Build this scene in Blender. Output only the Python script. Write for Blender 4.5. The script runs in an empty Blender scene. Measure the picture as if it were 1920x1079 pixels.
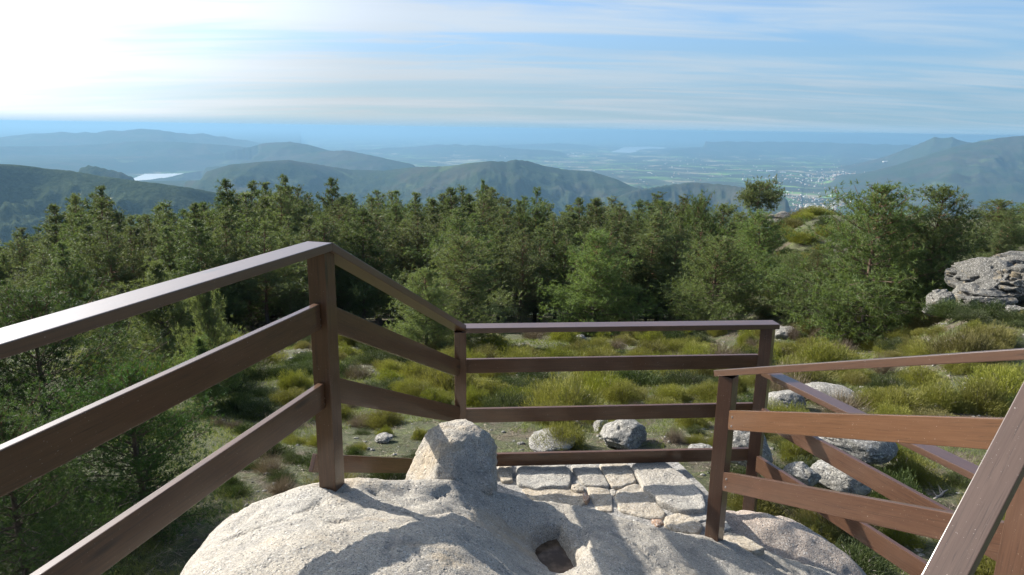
import bpy, bmesh, math, random
import numpy as np
from math import radians, sin, cos, tan, pi, sqrt, atan2
from mathutils import Vector, Matrix

S = bpy.context.scene
COL = S.collection

# ------------------------------------------------------------------ camera
F = 1280.0                              # focal length in photo pixels (24 mm on 36 mm)
PITCH, ROLL = radians(13.14), radians(0.85)
_r0 = np.array([1, 0, 0.]); CF = np.array([0, cos(PITCH), -sin(PITCH)]); _u0 = np.array([0, sin(PITCH), cos(PITCH)])
CR = _r0*cos(ROLL) + _u0*sin(ROLL); CU = -_r0*sin(ROLL) + _u0*cos(ROLL)
cam = bpy.data.cameras.new('camera'); camo = bpy.data.objects.new('camera', cam); COL.objects.link(camo)
cam.sensor_width = 36; cam.lens = 24; cam.clip_start = 0.05; cam.clip_end = 400000
camo.matrix_world = Matrix(((CR[0], CU[0], -CF[0], 0), (CR[1], CU[1], -CF[1], 0), (CR[2], CU[2], -CF[2], 0), (0, 0, 0, 1)))
S.camera = camo

# ------------------------------------------------------------------ light
SUN_AZ, SUN_EL = radians(-56), radians(31)     # azimuth from +Y towards +X
SUN_DIR = Vector((sin(SUN_AZ)*cos(SUN_EL), cos(SUN_AZ)*cos(SUN_EL), sin(SUN_EL)))
sun = bpy.data.lights.new('sun', 'SUN'); suno = bpy.data.objects.new('sun', sun); COL.objects.link(suno)
sun.energy = 5.0; sun.angle = radians(0.6); sun.color = (1.0, 0.93, 0.82)
suno.rotation_euler = SUN_DIR.to_track_quat('Z', 'Y').to_euler()
SKY_STRENGTH = 0.068
EXPOSURE = 0.96
S.view_settings.view_transform = 'Standard'; S.view_settings.look = 'None'
S.view_settings.exposure = EXPOSURE; S.view_settings.gamma = 1; S.view_settings.use_curve_mapping = False
S.cycles.use_denoising = True
S.cycles.max_bounces = 8; S.cycles.volume_bounces = 1; S.cycles.transparent_max_bounces = 8
S.cycles.sample_clamp_indirect = 6


def ray(px, py): return CR*(px-960)/F + CU*(539.5-py)/F + CF
def at_y(px, py, Y): d = ray(px, py); return d*Y/d[1]
def at_z(px, py, Z): d = ray(px, py); return d*Z/d[2]
def zpix(x, y, py):                      # height at plan position (x, y) that shows at photo row py
    lo, hi = -400., 400.
    for _ in range(50):
        m = (lo+hi)/2; p = np.array([x, y, m]); c = p@CF
        if 539.5 - p@CU/c*F > py: lo = m
        else: hi = m
    return (lo+hi)/2


# ------------------------------------------------------------------ node helpers
class NT:
    def __init__(s, tree): s.t = tree; s.n = tree.nodes; s.l = tree.links
    def node(s, typ, **kw):
        n = s.n.new(typ)
        ins = kw.pop('ins', {})
        for k, v in kw.items(): setattr(n, k, v)
        for k, v in ins.items():
            if hasattr(v, 'is_output'): s.l.new(v, n.inputs[k])
            else: n.inputs[k].default_value = v
        return n
    def math(s, op, a, b=0.0, c=0.0, clamp=False):
        return s.node('ShaderNodeMath', operation=op, use_clamp=clamp, ins={0: a, 1: b, 2: c}).outputs[0]
    def vmath(s, op, a, b=(0, 0, 0), out=0):
        return s.node('ShaderNodeVectorMath', operation=op, ins={0: a, 1: b}).outputs[out]
    def noise(s, vec, scale, detail=4, rough=0.55, dist=0.0, out=0):
        return s.node('ShaderNodeTexNoise', ins={'Vector': vec, 'Scale': scale, 'Detail': detail, 'Roughness': rough, 'Distortion': dist}).outputs[out]
    def voro(s, vec, scale, feature='F1', out='Distance', rnd=1.0):
        return s.node('ShaderNodeTexVoronoi', feature=feature, ins={'Vector': vec, 'Scale': scale, 'Randomness': rnd}).outputs[out]
    def ramp(s, v, stops, interp='LINEAR'):
        n = s.node('ShaderNodeValToRGB', ins={0: v}); r = n.color_ramp; r.interpolation = interp
        while len(r.elements) < len(stops): r.elements.new(0.5)
        for e, (p, c) in zip(r.elements, stops):
            e.position = p; e.color = (c, c, c, 1) if isinstance(c, (int, float)) else (*c, 1)
        return n.outputs[0]
    def mix(s, f, a, b, mode='MIX'):
        n = s.node('ShaderNodeMix', data_type='RGBA', blend_type=mode, ins={0: f})
        for k, v in ((6, a), (7, b)):
            if hasattr(v, 'is_output'): s.l.new(v, n.inputs[k])
            else: n.inputs[k].default_value = (*v, 1)
        return n.outputs[2]
    def smooth(s, v, a, b):
        return s.node('ShaderNodeMapRange', interpolation_type='SMOOTHSTEP', ins={0: v, 1: a, 2: b, 3: 0.0, 4: 1.0}).outputs[0]


def material(name):
    m = bpy.data.materials.new(name); m.use_nodes = True
    nt = NT(m.node_tree); b = nt.n['Principled BSDF']
    return m, nt, b


def setp(nt, b, color=None, rough=None, bump=None, bstr=0.5, bdist=0.02):
    if color is not None:
        if hasattr(color, 'is_output'): nt.l.new(color, b.inputs['Base Color'])
        else: b.inputs['Base Color'].default_value = (*color, 1)
    if rough is not None:
        if hasattr(rough, 'is_output'): nt.l.new(rough, b.inputs['Roughness'])
        else: b.inputs['Roughness'].default_value = rough
    if bump is not None:
        bn = nt.node('ShaderNodeBump', ins={'Height': bump, 'Strength': bstr, 'Distance': bdist})
        nt.l.new(bn.outputs[0], b.inputs['Normal'])


# ------------------------------------------------------------------ world: sky with thin cirrus
w = bpy.data.worlds.new('World'); S.world = w; w.use_nodes = True
nt = NT(w.node_tree); bg = nt.n['Background']
sky = nt.node('ShaderNodeTexSky', sky_type='NISHITA', sun_disc=False, sun_elevation=SUN_EL, sun_rotation=SUN_AZ,
              altitude=900, air_density=1.0, dust_density=0.2, ozone_density=2.0)
geo = nt.node('ShaderNodeNewGeometry'); inc = nt.node('ShaderNodeTexCoord').outputs['Generated']
sep = nt.node('ShaderNodeSeparateXYZ', ins={0: inc})
zc = nt.math('ADD', nt.math('MAXIMUM', sep.outputs[2], 0.0), 0.09)
pl = nt.node('ShaderNodeCombineXYZ', ins={0: nt.math('DIVIDE', sep.outputs[0], zc), 1: nt.math('DIVIDE', sep.outputs[1], zc), 2: 0.0}).outputs[0]
def cdir(px, py):
    d = ray(px, py); d = d/np.linalg.norm(d); return d[:2]/(max(d[2], 0)+0.09)
rot = nt.node('ShaderNodeMapping', ins={0: pl, 'Rotation': (0, 0, radians(-62)), 'Scale': (0.16, 0.62, 1)}).outputs[0]
rot2 = nt.node('ShaderNodeMapping', ins={0: pl, 'Rotation': (0, 0, radians(-72)), 'Scale': (0.34, 1.5, 1)}).outputs[0]
n1 = nt.noise(rot, 1.1, 5, 0.55, 0.6); n2 = nt.noise(rot2, 1.5, 5, 0.52, 1.3)
sd = nt.vmath('DOT_PRODUCT', nt.vmath('NORMALIZE', inc), tuple(SUN_DIR), out=1)
near = nt.smooth(sd, 0.35, 0.98)
cov = nt.math('ADD', nt.math('MULTIPLY', n1, 0.72), nt.math('MULTIPLY', n2, 0.55))
cov = nt.math('ADD', cov, nt.math('MULTIPLY', near, 0.07))
cm = nt.smooth(cov, 0.50, 0.80)
# contrails: thin straight streaks on the cloud sheet
trail = None
for (a, b_, wd, st) in (((640, 62), (775, -6), 0.022, .55), ((745, 15), (905, 55), 0.012, .45), ((790, 95), (915, 70), 0.02, .35),
                        ((1745, 48), (1835, -4), 0.014, .3), ((955, 66), (1095, 38), 0.03, .3), ((1480, 60), (1720, -6), 0.06, .22), ((700, 28), (1010, 44), 0.02, .3)):
    A, B = cdir(*a), cdir(*b_); L = np.linalg.norm(B-A); T = (B-A)/L; N = np.array([-T[1], T[0]])
    dt = nt.math('SUBTRACT', nt.vmath('DOT_PRODUCT', pl, (T[0], T[1], 0), out=1), float(A@T))
    dn = nt.math('ABSOLUTE', nt.math('SUBTRACT', nt.vmath('DOT_PRODUCT', pl, (N[0], N[1], 0), out=1), float(A@N)))
    dn = nt.math('ADD', dn, nt.math('MULTIPLY', nt.math('SUBTRACT', nt.noise(pl, 9, 3), 0.5), wd*1.2))
    m_ = nt.math('MULTIPLY', nt.smooth(dn, wd*1.6, 0.0), nt.math('MULTIPLY', nt.smooth(dt, -0.06, L*0.25), nt.smooth(dt, L*1.05, L*0.7)))
    m_ = nt.math('MULTIPLY', m_, st)
    trail = m_ if trail is None else nt.math('MAXIMUM', trail, m_)
cm = nt.math('MAXIMUM', nt.math('ADD', nt.math('MULTIPLY', cm, 0.78), 0.03), trail)
hz = nt.smooth(sep.outputs[2], 0.16, 0.0)
cm = nt.math('MAXIMUM', cm, nt.math('MULTIPLY', nt.smooth(nt.math('ADD', sd, nt.math('MULTIPLY', nt.math('SUBTRACT', n2, 0.5), 0.5)), 0.62, 1.0), 0.9))
glow = nt.math('POWER', nt.math('MAXIMUM', sd, 0.0), 8.0)
glow2 = nt.math('POWER', nt.math('MAXIMUM', sd, 0.0), 24.0)
cbright = nt.math('ADD', nt.math('ADD', 0.93, nt.math('MULTIPLY', nt.smooth(sd, 0.62, 0.97), 0.85)), nt.math('MULTIPLY', glow2, 14.0))
cbright = nt.math('MULTIPLY', cbright, nt.math('ADD', 0.86, nt.math('MULTIPLY', n1, 0.28)))
cbright = nt.math('MULTIPLY', cbright, nt.math('ADD', 0.88, nt.math('MULTIPLY', nt.smooth(sep.outputs[2], 0.03, 0.16), 0.14)))
veil = nt.ramp(nt.math('ADD', nt.math('MULTIPLY', sd, 0.5), 0.5), [(0.40, (.235, .43, .60)), (0.60, (.33, .47, .60)), (0.74, (.42, .52, .61)), (0.92, (.64, .65, .66))])
ccol = nt.vmath('SCALE', veil); nt.l.new(nt.math('MULTIPLY', cbright, 10.0), ccol.node.inputs['Scale'])
wisp = nt.vmath('SCALE', nt.mix(0.42, veil, (.62, .66, .70))); nt.l.new(nt.math('MULTIPLY', cbright, 10.3), wisp.node.inputs['Scale'])
skyc = nt.mix(1.0, sky.outputs[0], (0.68, 0.98, 1.28), 'MULTIPLY')
skyc = nt.mix(nt.math('MULTIPLY', nt.smooth(sep.outputs[2], 0.26, 0.02), 0.85), skyc, nt.mix(1.0, ccol, (0.86, 0.95, 1.0), 'MULTIPLY'))
final = nt.mix(cm, skyc, wisp)
final = nt.mix(nt.math('MULTIPLY', nt.smooth(sep.outputs[2], 0.016, 0.0), 0.6), final, (2.3, 4.3, 6.1))
nt.l.new(final, bg.inputs['Color']); bg.inputs['Strength'].default_value = SKY_STRENGTH


# ------------------------------------------------------------------ noise
def _hash(ix, iy, iz):
    h = (ix*374761393 + iy*668265263 + iz*2147483647*0 + iz*1274126177) & 0xffffffff
    h = ((h ^ (h >> 13))*1274126177) & 0xffffffff
    return ((h ^ (h >> 16)) & 0xffff)/65535.0
def vnoise(x, y, z=None):
    x = np.asarray(x, float); y = np.asarray(y, float); z = np.zeros_like(x) if z is None else np.asarray(z, float)
    xi, yi, zi = np.floor(x).astype(np.int64), np.floor(y).astype(np.int64), np.floor(z).astype(np.int64)
    fx, fy, fz = x-xi, y-yi, z-zi
    fx, fy, fz = [t*t*t*(t*(t*6-15)+10) for t in (fx, fy, fz)]
    r = 0
    for dx in (0, 1):
        for dy in (0, 1):
            for dz in (0, 1):
                r = r + _hash(xi+dx, yi+dy, zi+dz)*(fx if dx else 1-fx)*(fy if dy else 1-fy)*(fz if dz else 1-fz)
    return r*2-1
def fbm(x, y, z=None, o=5, g=0.5, ridge=False):
    s = 0; a = 1; t = 0
    for i in range(o):
        k = 2.03**i
        n = vnoise(x*k+17.3*i, y*k-9.1*i, None if z is None else z*k+5.7*i)
        if ridge: n = 1-2*np.abs(n)
        s = s + n*a; t += a; a *= g
    return s/t
def ss(v, a, b):
    t = np.clip((np.asarray(v, float)-a)/(b-a), 0, 1); return t*t*(3-2*t)


# ------------------------------------------------------------------ mesh helpers
def mesh_np(name, V, Fs, mats, smooth=False, attr=None, midx=None):
    me = bpy.data.meshes.new(name)
    V = np.asarray(V, np.float32); me.vertices.add(len(V)); me.vertices.foreach_set('co', V.ravel())
    if not isinstance(Fs, (list, tuple)): Fs = [Fs]
    tot = sum(f.size for f in Fs); npoly = sum(len(f) for f in Fs)
    me.loops.add(tot); me.polygons.add(npoly)
    me.loops.foreach_set('vertex_index', np.concatenate([f.ravel() for f in Fs]).astype(np.int32))
    sizes = np.concatenate([np.full(len(f), f.shape[1]) for f in Fs])
    me.polygons.foreach_set('loop_start', np.concatenate([[0], np.cumsum(sizes)[:-1]]).astype(np.int32))
    if smooth: me.polygons.foreach_set('use_smooth', np.ones(npoly, bool))
    for m in (mats if isinstance(mats, (list, tuple)) else [mats]): me.materials.append(m)
    if midx is not None: me.polygons.foreach_set('material_index', midx.astype(np.int32))
    if attr is not None:
        for k, a in attr.items():
            at = me.attributes.new(k, 'FLOAT', 'POINT'); at.data.foreach_set('value', np.asarray(a, np.float32))
    me.update(calc_edges=True)
    return me
def obj(name, me, parent=None, loc=None):
    o = bpy.data.objects.new(name, me); COL.objects.link(o)
    if parent: o.parent = parent
    if loc is not None: o.location = tuple(float(c) for c in loc)
    return o
def tag(o, label=None, cat=None, group=None, kind=None):
    if label: o['label'] = label
    if cat: o['category'] = cat
    if group: o['group'] = group
    if kind: o['kind'] = kind
    return o
def empty(name, loc, rz=0, scale=None):
    o = bpy.data.objects.new(name, None); COL.objects.link(o); o.location = tuple(float(c) for c in loc); o.rotation_euler = (0, 0, rz)
    o.empty_display_size = 0.2
    if scale is not None: o.scale = scale
    return o
def copy_tree(o, parent=None):
    c = o.copy(); COL.objects.link(c); c.parent = parent
    for ch in list(o.children): copy_tree(ch, c)
    return c
def grid_faces(nu, nv, wrap=False):
    i = np.arange(nu-1)[:, None]*nv; j = np.arange(nv-1)[None, :]
    q = np.stack([i+j, i+j+1, i+nv+j+1, i+nv+j], -1).reshape(-1, 4)
    return q
def tube(pts, rad, sides=6, cap=True):
    """swept tube; returns V, quads"""
    pts = np.asarray(pts, float); n = len(pts)
    tan_ = np.gradient(pts, axis=0); tan_ /= np.linalg.norm(tan_, axis=1)[:, None]+1e-9
    ref = np.array([0, 0, 1.]) if abs(tan_[0][2]) < 0.9 else np.array([1., 0, 0])
    a = np.cross(tan_, ref); a /= np.linalg.norm(a, axis=1)[:, None]+1e-9; b = np.cross(tan_, a)
    th = np.arange(sides)/sides*2*pi
    V = pts[:, None]+(a[:, None]*np.cos(th)[None, :, None]+b[:, None]*np.sin(th)[None, :, None])*np.asarray(rad)[:, None, None]
    i = np.arange(n-1)[:, None]*sides; j = np.arange(sides)[None, :]; j2 = (j+1) % sides
    Q = np.stack([i+j, i+j2, i+sides+j2, i+sides+j], -1).reshape(-1, 4)
    return V.reshape(-1, 3), Q
def join(parts):
    Vs, Fs, o = [], [], 0
    for V, Q in parts: Vs.append(V); Fs.append(Q+o); o += len(V)
    return np.concatenate(Vs), np.concatenate(Fs)


# ------------------------------------------------------------------ terrain functions
_py = np.array([-400, -60, -20, 0, 3, 5, 9, 13, 20, 30, 40, 50, 60, 80, 110, 140, 200, 300, 500, 1000, 2000, 3000, 5000, 7000, 9000, 1e6])
_pz = np.array([60, 4, -1.6, -3.1, -3.55, -3.8, -4.6, -5.45, -7.2, -9.8, -12.3, -14.8, -17, -22, -31, -42, -62, -95, -150, -250, -395, -600, -840, -895, -900, -900.])
def ground_z(x, y, detail=True):
    x = np.asarray(x, float); y = np.asarray(y, float)
    r = np.sqrt(x*x+y*y); az = np.degrees(np.arctan2(x, y))
    k = ss(r, 60, 160)
    z = np.interp(y*(1-k)+r*k, _py, _pz)
    rt = ss(az, 14, 24)*ss(y, 27, 72)*(1-ss(y, 105, 190))*11.5
    z = z + rt + ss(az, 28, 36)*ss(y, 10, 24)*(1-ss(y, 30, 60))*2.1*ss(x, 6, 14)
    z = z - ss(-az, 12, 35)*4*ss(y, 22, 60)*(1-ss(y, 120, 200))
    if detail:
        fade = 1-ss(r, 120, 200)
        z = z + (fbm(x*0.16+3, y*0.16, o=3)*0.32 + fbm(x*0.9, y*0.9+7, o=4)*0.085)*fade*ss(r, 2, 6)
    return z
def gpt(px, py, y0=3.0, y1=120.):        # where the view ray through a photo pixel meets the ground
    d = ray(px, py); t = np.linspace(y0, y1, 3000)/d[1]; P = d[None]*t[:, None]
    g = ground_z(P[:, 0], P[:, 1]); i = np.argmax(P[:, 2] < g)
    return np.array([P[i, 0], P[i, 1], g[i]])
def gat(px, Y):                           # ground under photo column px at distance Y
    p = at_y(px, 560, Y); return np.array([p[0], Y, float(ground_z(p[0], Y))])

PLAIN = -900.
YE = lambda px: 240.4+0.01484*(px-964)
def elev(px, py):                         # azimuth (deg), elevation tangent of a photo pixel
    d = ray(px, py); return math.degrees(atan2(d[0], d[1])), d[2]/math.hypot(d[0], d[1])
RIDGES = [  # distance, front width, back width, skyline pixels, noise
    (80000, 9000, 7000, [(850, 253), (1000, 249), (1090, 247), (1170, 246), (1250, 248), (1310, 247), (1400, 249), (1500, 251), (1600, 255), (1700, 262), (1760, 270)], 0.08),
    (21000, 3600, 2600, [(-500, 262), (-200, 262), (0, 258), (60, 250), (130, 247), (170, 248), (200, 245), (265, 242), (300, 244), (330, 249), (380, 250), (430, 258), (480, 266), (540, 276), (580, 290)], 0.05),
    (16500, 1900, 2500, [(-400, 276), (-100, 276), (0, 275), (110, 274), (200, 270), (260, 265), (330, 266), (420, 272), (500, 280), (560, 290)], 0.05),
    (13500, 2100, 2400, [(180, 306), (300, 297), (400, 287), (450, 277), (500, 268), (545, 266), (580, 272), (640, 288), (700, 300)], 0.06),
    (11500, 1500, 1500, [(500, 302), (560, 291), (600, 284), (650, 282), (690, 290), (740, 301), (790, 312)], 0.06),
    (7200, 1500, 1600, [(330, 352), (375, 326), (430, 309), (480, 304), (540, 300), (600, 309), (660, 319), (720, 320), (780, 313), (840, 312), (880, 306), (920, 302), (950, 303), (965, 299), (990, 302), (1020, 311), (1060, 318), (1110, 322), (1150, 334), (1185, 350), (1230, 364)], 0.07),
    (5600, 500, 700, [(130, 330), (148, 316), (165, 310), (190, 314), (225, 322), (250, 333), (270, 345)], 0.05),
    (3300, 620, 900, [(-600, 290), (-300, 296), (-100, 303), (0, 307), (50, 311), (85, 316), (130, 320), (190, 330), (250, 338), (290, 343), (350, 351), (420, 364), (480, 378), (560, 398)], 0.05),
    (6600, 500, 600, [(1150, 372), (1190, 357), (1230, 350), (1290, 342), (1350, 345), (1400, 352), (1450, 364), (1490, 376)], 0.06),
    (18000, 2000, 2300, [(1560, 317), (1610, 307), (1660, 294), (1700, 279), (1730, 267), (1752, 257), (1768, 259), (1785, 257), (1800, 264), (1850, 272), (1920, 285)], 0.07),
    (14000, 2600, 3000, [(1560, 335), (1620, 325), (1690, 307), (1740, 291), (1790, 275), (1840, 264), (1880, 258), (1920, 254), (2050, 254), (2200, 258), (2500, 266)], 0.05),
    (24000, 1500, 1500, [(640, 284), (760, 275), (830, 270), (900, 272), (960, 277), (1060, 284)], 0.04),
    (32000, 2500, 2500, [(900, 274), (1050, 268), (1250, 264), (1500, 266), (1700, 271), (1800, 276)], 0.04),
]
LAKES = {  # name: outline in photo pixels, water level
    'left': ([(233, 340), (258, 332), (272, 326.5), (300, 326), (375, 325), (371, 327), (350, 331), (330, 333.5), (300, 334), (283, 337), (262, 338.5)], -860.),
    'right': ([(1143, 285.5), (1160, 281), (1172, 276.5), (1190, 276), (1215, 275), (1248, 277), (1245, 279.5), (1218, 279), (1198, 281), (1194, 285), (1178, 287)], -900.),
}
LAKE_XY = {k: np.array([at_z(px, py, z)[:2] for px, py in pts]) for k, (pts, z) in LAKES.items()}
def terrain_z(x, y):
    r = np.sqrt(x*x+y*y); az = np.degrees(np.arctan2(x, y))
    z = ground_z(x, y, False)
    roll = ss(r, 6000, 12000)
    z = z + roll*fbm(x/2600, y/2600, o=5)*22*np.clip(r/16000, .5, 1.6)
    lf = ss(r, 160, 600)
    z = z + lf*(1-ss(r, 5000, 9000))*fbm(x/260, y/260, o=5, g=.55)*np.clip(r/60, 4, 26)
    for (D, wf, wb, sk, nz) in RIDGES:
        A = np.array([elev(*p) for p in sk]); o = np.argsort(A[:, 0]); A = A[o]
        t = np.interp(az, A[:, 0], A[:, 1]); crest = D*t
        Dl = D*(1+0.05*np.sin(az*0.35+D))                     # the crest wanders in distance
        crest = Dl*t
        base = np.interp(D, _py, _pz)
        s = np.where(r < Dl, (Dl-r)/wf, (r-Dl)/wb)
        fold = 1+0.45*fbm(az*D/57/900, np.zeros_like(az)+D, o=3)
        s = np.where(r < Dl, s/fold, s)
        s = np.maximum(s, 0); spur = fbm(x/(wf*.55)+D, y/(wf*.55), o=5, g=.55, ridge=True)
        s = s*(1-(0.6 if D < 9000 else 0.35)*spur*ss(s, 0, .35)); prof = np.exp(-np.maximum(s, 0)**1.25*1.15)
        ends = ss(az, A[0, 0]-.6, A[0, 0]+.7)*(1-ss(az, A[-1, 0]-.7, A[-1, 0]+.6))
        H = np.maximum(crest-base, 0)*ends
        nzz = fbm(x/(wf*.28), y/(wf*.28), o=6, g=.55, ridge=True)
        fine = fbm(x/(D*.006), y/(D*.006), o=3)*D*0.00045
        h = base + H*prof*(1+nz*1.9*nzz*(1-prof**6)) + fine*prof*(H > 1) 
        z = np.maximum(z, np.where(H > 1, h, -1e9))
    return z
def lake_sd(x, y, P):                     # inside test with soft edge, by distance to the outline
    inside = np.zeros(x.shape, bool); d = np.full(x.shape, 1e12)
    n = len(P)
    for i in range(n):
        a, b = P[i], P[(i+1) % n]
        c = ((a[1] > y) != (b[1] > y)) & (x < (b[0]-a[0])*(y-a[1])/(b[1]-a[1]+1e-9)+a[0]); inside ^= c
        ab = b-a; t = np.clip(((x-a[0])*ab[0]+(y-a[1])*ab[1])/(ab@ab), 0, 1)
        d = np.minimum(d, np.hypot(x-a[0]-ab[0]*t, y-a[1]-ab[1]*t))
    return np.where(inside, -d, d)


# ------------------------------------------------------------------ materials
def mat_rock(name, c1, c2, dark, speck=120., lichen=None, bump=0.5, bscale=1.0, patches=False):
    m, nt, b = material(name)
    tc = nt.node('ShaderNodeTexCoord').outputs['Object']
    big = nt.noise(tc, 1.3*bscale, 5, 0.6); mid = nt.noise(tc, 9*bscale, 6, 0.65)
    col = nt.mix(nt.ramp(big, [(0.36, 0.0), (0.62, 1.0)]), c1, c2)
    col = nt.mix(nt.math('MULTIPLY', nt.ramp(mid, [(0.50, 0.0), (0.66, 1.0)]), 0.5), col, dark)
    sp = nt.noise(tc, speck, 2, 0.8)
    col = nt.mix(nt.ramp(sp, [(0.40, 1.0), (0.47, 0.0)]), col, dark)
    sp2 = nt.noise(tc, speck*0.55, 2, 0.8)
    col = nt.mix(nt.math('MULTIPLY', nt.ramp(sp2, [(0.56, 0.0), (0.66, 1.0)]), 0.55), col, (0.62, 0.60, 0.56))
    if lichen:
        li = nt.noise(tc, 4.5*bscale, 7, 0.7, 0.4)
        col = nt.mix(nt.math('MULTIPLY', nt.ramp(li, [(0.55, 0.0), (0.62, 1.0)]), 0.75), col, lichen)
    if patches:      # dark lichen and rust stains of their own shape
        pa = nt.noise(nt.vmath('ADD', tc, (3.1, 1.7, 0)), 2.3, 9, 0.78, 0.3)
        col = nt.mix(nt.math('MULTIPLY', nt.ramp(pa, [(0.55, 0.0), (0.63, 1.0)]), 0.55), col, (0.13, 0.13, 0.125))
        pb = nt.noise(nt.vmath('ADD', tc, (8.1, 4.7, 2)), 1.8, 8, 0.7, 0.5)
        col = nt.mix(nt.math('MULTIPLY', nt.ramp(pb, [(0.55, 0.0), (0.66, 1.0)]), 0.5), col, (0.40, 0.30, 0.18))
    h = nt.math('ADD', nt.math('MULTIPLY', nt.noise(tc, 14*bscale, 8, 0.72), 1.0), nt.math('MULTIPLY', nt.noise(tc, 70*bscale, 4, 0.7), 0.45))
    pit = nt.math('MULTIPLY', nt.smooth(nt.voro(tc, 34*bscale), 0.28, 0.05), -0.35)
    setp(nt, b, col, 0.88, nt.math('ADD', h, pit), bump, 0.022/bscale)
    return m
M = {}
M['granite'] = mat_rock('granite', (0.42, 0.375, 0.305), (0.36, 0.335, 0.29), (0.15, 0.145, 0.14), 150, bump=1.0, patches=True)
M['granite_pink'] = mat_rock('pinkish granite', (0.40, 0.32, 0.26), (0.33, 0.29, 0.25), (0.14, 0.12, 0.11), 120, bump=0.9)
M['granite_grey'] = mat_rock('grey lichened granite', (0.235, 0.222, 0.195), (0.17, 0.163, 0.148), (0.06, 0.058, 0.054), 45, lichen=(0.30, 0.285, 0.24), bump=0.8, bscale=0.5)
M['granite_far'] = mat_rock('weathered outcrop granite', (0.135, 0.125, 0.105), (0.09, 0.087, 0.08), (0.04, 0.04, 0.038), 40, lichen=(0.24, 0.19, 0.12), bump=0.9, bscale=0.22)
M['paving_tan'] = mat_rock('tan paving stone', (0.40, 0.335, 0.25), (0.37, 0.33, 0.27), (0.20, 0.17, 0.13), 110, bump=0.6)
M['paving_grey'] = mat_rock('grey paving stone', (0.38, 0.365, 0.33), (0.35, 0.32, 0.27), (0.17, 0.16, 0.15), 130, bump=0.8)
M['paving_red'] = mat_rock('reddish pebble', (0.34, 0.22, 0.15), (0.30, 0.20, 0.14), (0.16, 0.11, 0.08), 110, bump=0.4)
M['mortar'] = mat_rock('grey mortar', (0.30, 0.285, 0.26), (0.26, 0.25, 0.235), (0.14, 0.135, 0.13), 90, bump=0.7)

def mat_wood(name, c1, c2, rough):
    m, nt, b = material(name)
    tc = nt.node('ShaderNodeTexCoord').outputs['UV']        # along the timber, in metres
    st = nt.node('ShaderNodeMapping', ins={0: tc, 'Scale': (1.6, 42, 1)}).outputs[0]
    n = nt.noise(st, 3.0, 6, 0.65, 0.3)
    st2 = nt.node('ShaderNodeMapping', ins={0: tc, 'Scale': (0.9, 5, 1)}).outputs[0]
    n2 = nt.noise(st2, 2.3, 5, 0.6, 0.5)
    ob = nt.node('ShaderNodeTexCoord').outputs['Object']
    col = nt.mix(nt.ramp(n, [(0.3, 0.0), (0.7, 1.0)]), c1, c2)
    col = nt.mix(nt.math('MULTIPLY', nt.ramp(n2, [(0.52, 0.0), (0.70, 1.0)]), 0.30), col, tuple(c*1.4+0.01 for c in c2))
    sc = nt.ramp(nt.noise(ob, 160, 2, 0.6), [(0.70, 0.0), (0.76, 1.0)])
    col = nt.mix(nt.math('MULTIPLY', sc, 0.6), col, (0.42, 0.38, 0.34))
    crack = nt.ramp(nt.noise(nt.node('ShaderNodeMapping', ins={0: tc, 'Scale': (0.55, 30, 1)}).outputs[0], 2.0, 3, 0.5), [(0.485, 0.0), (0.498, 1.0), (0.502, 1.0), (0.515, 0.0)])
    col = nt.mix(nt.math('MULTIPLY', crack, 0.4), col, (0.01, 0.007, 0.005))
    kn = nt.smooth(nt.voro(nt.node('ShaderNodeMapping', ins={0: tc, 'Scale': (1.5, 7.5, 1)}).outputs[0], 1.0), 0.13, 0.03)
    col = nt.mix(nt.math('MULTIPLY', kn, 0.75), col, (0.012, 0.007, 0.004))
    rg = nt.math('ADD', rough, nt.math('MULTIPLY', n2, 0.22))
    h = nt.math('SUBTRACT', nt.math('MULTIPLY', n, 0.5), nt.math('MULTIPLY', crack, 1.1))
    setp(nt, b, col, rg, h, 0.12, 0.004)
    b.inputs['Coat Weight'].default_value = 0.8; b.inputs['Coat Roughness'].default_value = 0.17; b.inputs['Coat IOR'].default_value = 1.5; b.inputs['Specular IOR Level'].default_value = 0.2
    return m
M['wood'] = mat_wood('brown varnished timber', (0.066, 0.029, 0.012), (0.098, 0.045, 0.019), 0.40)
M['wood_red'] = mat_wood('reddish brown varnished timber', (0.060, 0.029, 0.017), (0.088, 0.044, 0.025), 0.40)
M['wood_worn'] = mat_wood('worn brown timber', (0.062, 0.038, 0.028), (0.085, 0.054, 0.041), 0.48)
M['wood_lit'] = mat_wood('orange brown timber tinted as sunlit', (0.092, 0.044, 0.022), (0.128, 0.064, 0.032), 0.36)  # lighter rail timber for one board: sunlight and sheen put into its colour
m, nt, b = material('galvanised steel'); setp(nt, b, (0.35, 0.34, 0.33), 0.4); b.inputs['Metallic'].default_value = 0.8; M['steel'] = m
for k_ in ('wood', 'wood_red'):        # sun worn varnish on the flat tops
    c_ = M[k_].copy(); c_.name = M[k_].name+' of the handrails'; bb = c_.node_tree.nodes['Principled BSDF']
    bb.inputs['Coat Weight'].default_value = 0.9; bb.inputs['Coat IOR'].default_value = 1.7; bb.inputs['Coat Roughness'].default_value = 0.30; M[k_+'_top'] = c_

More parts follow.
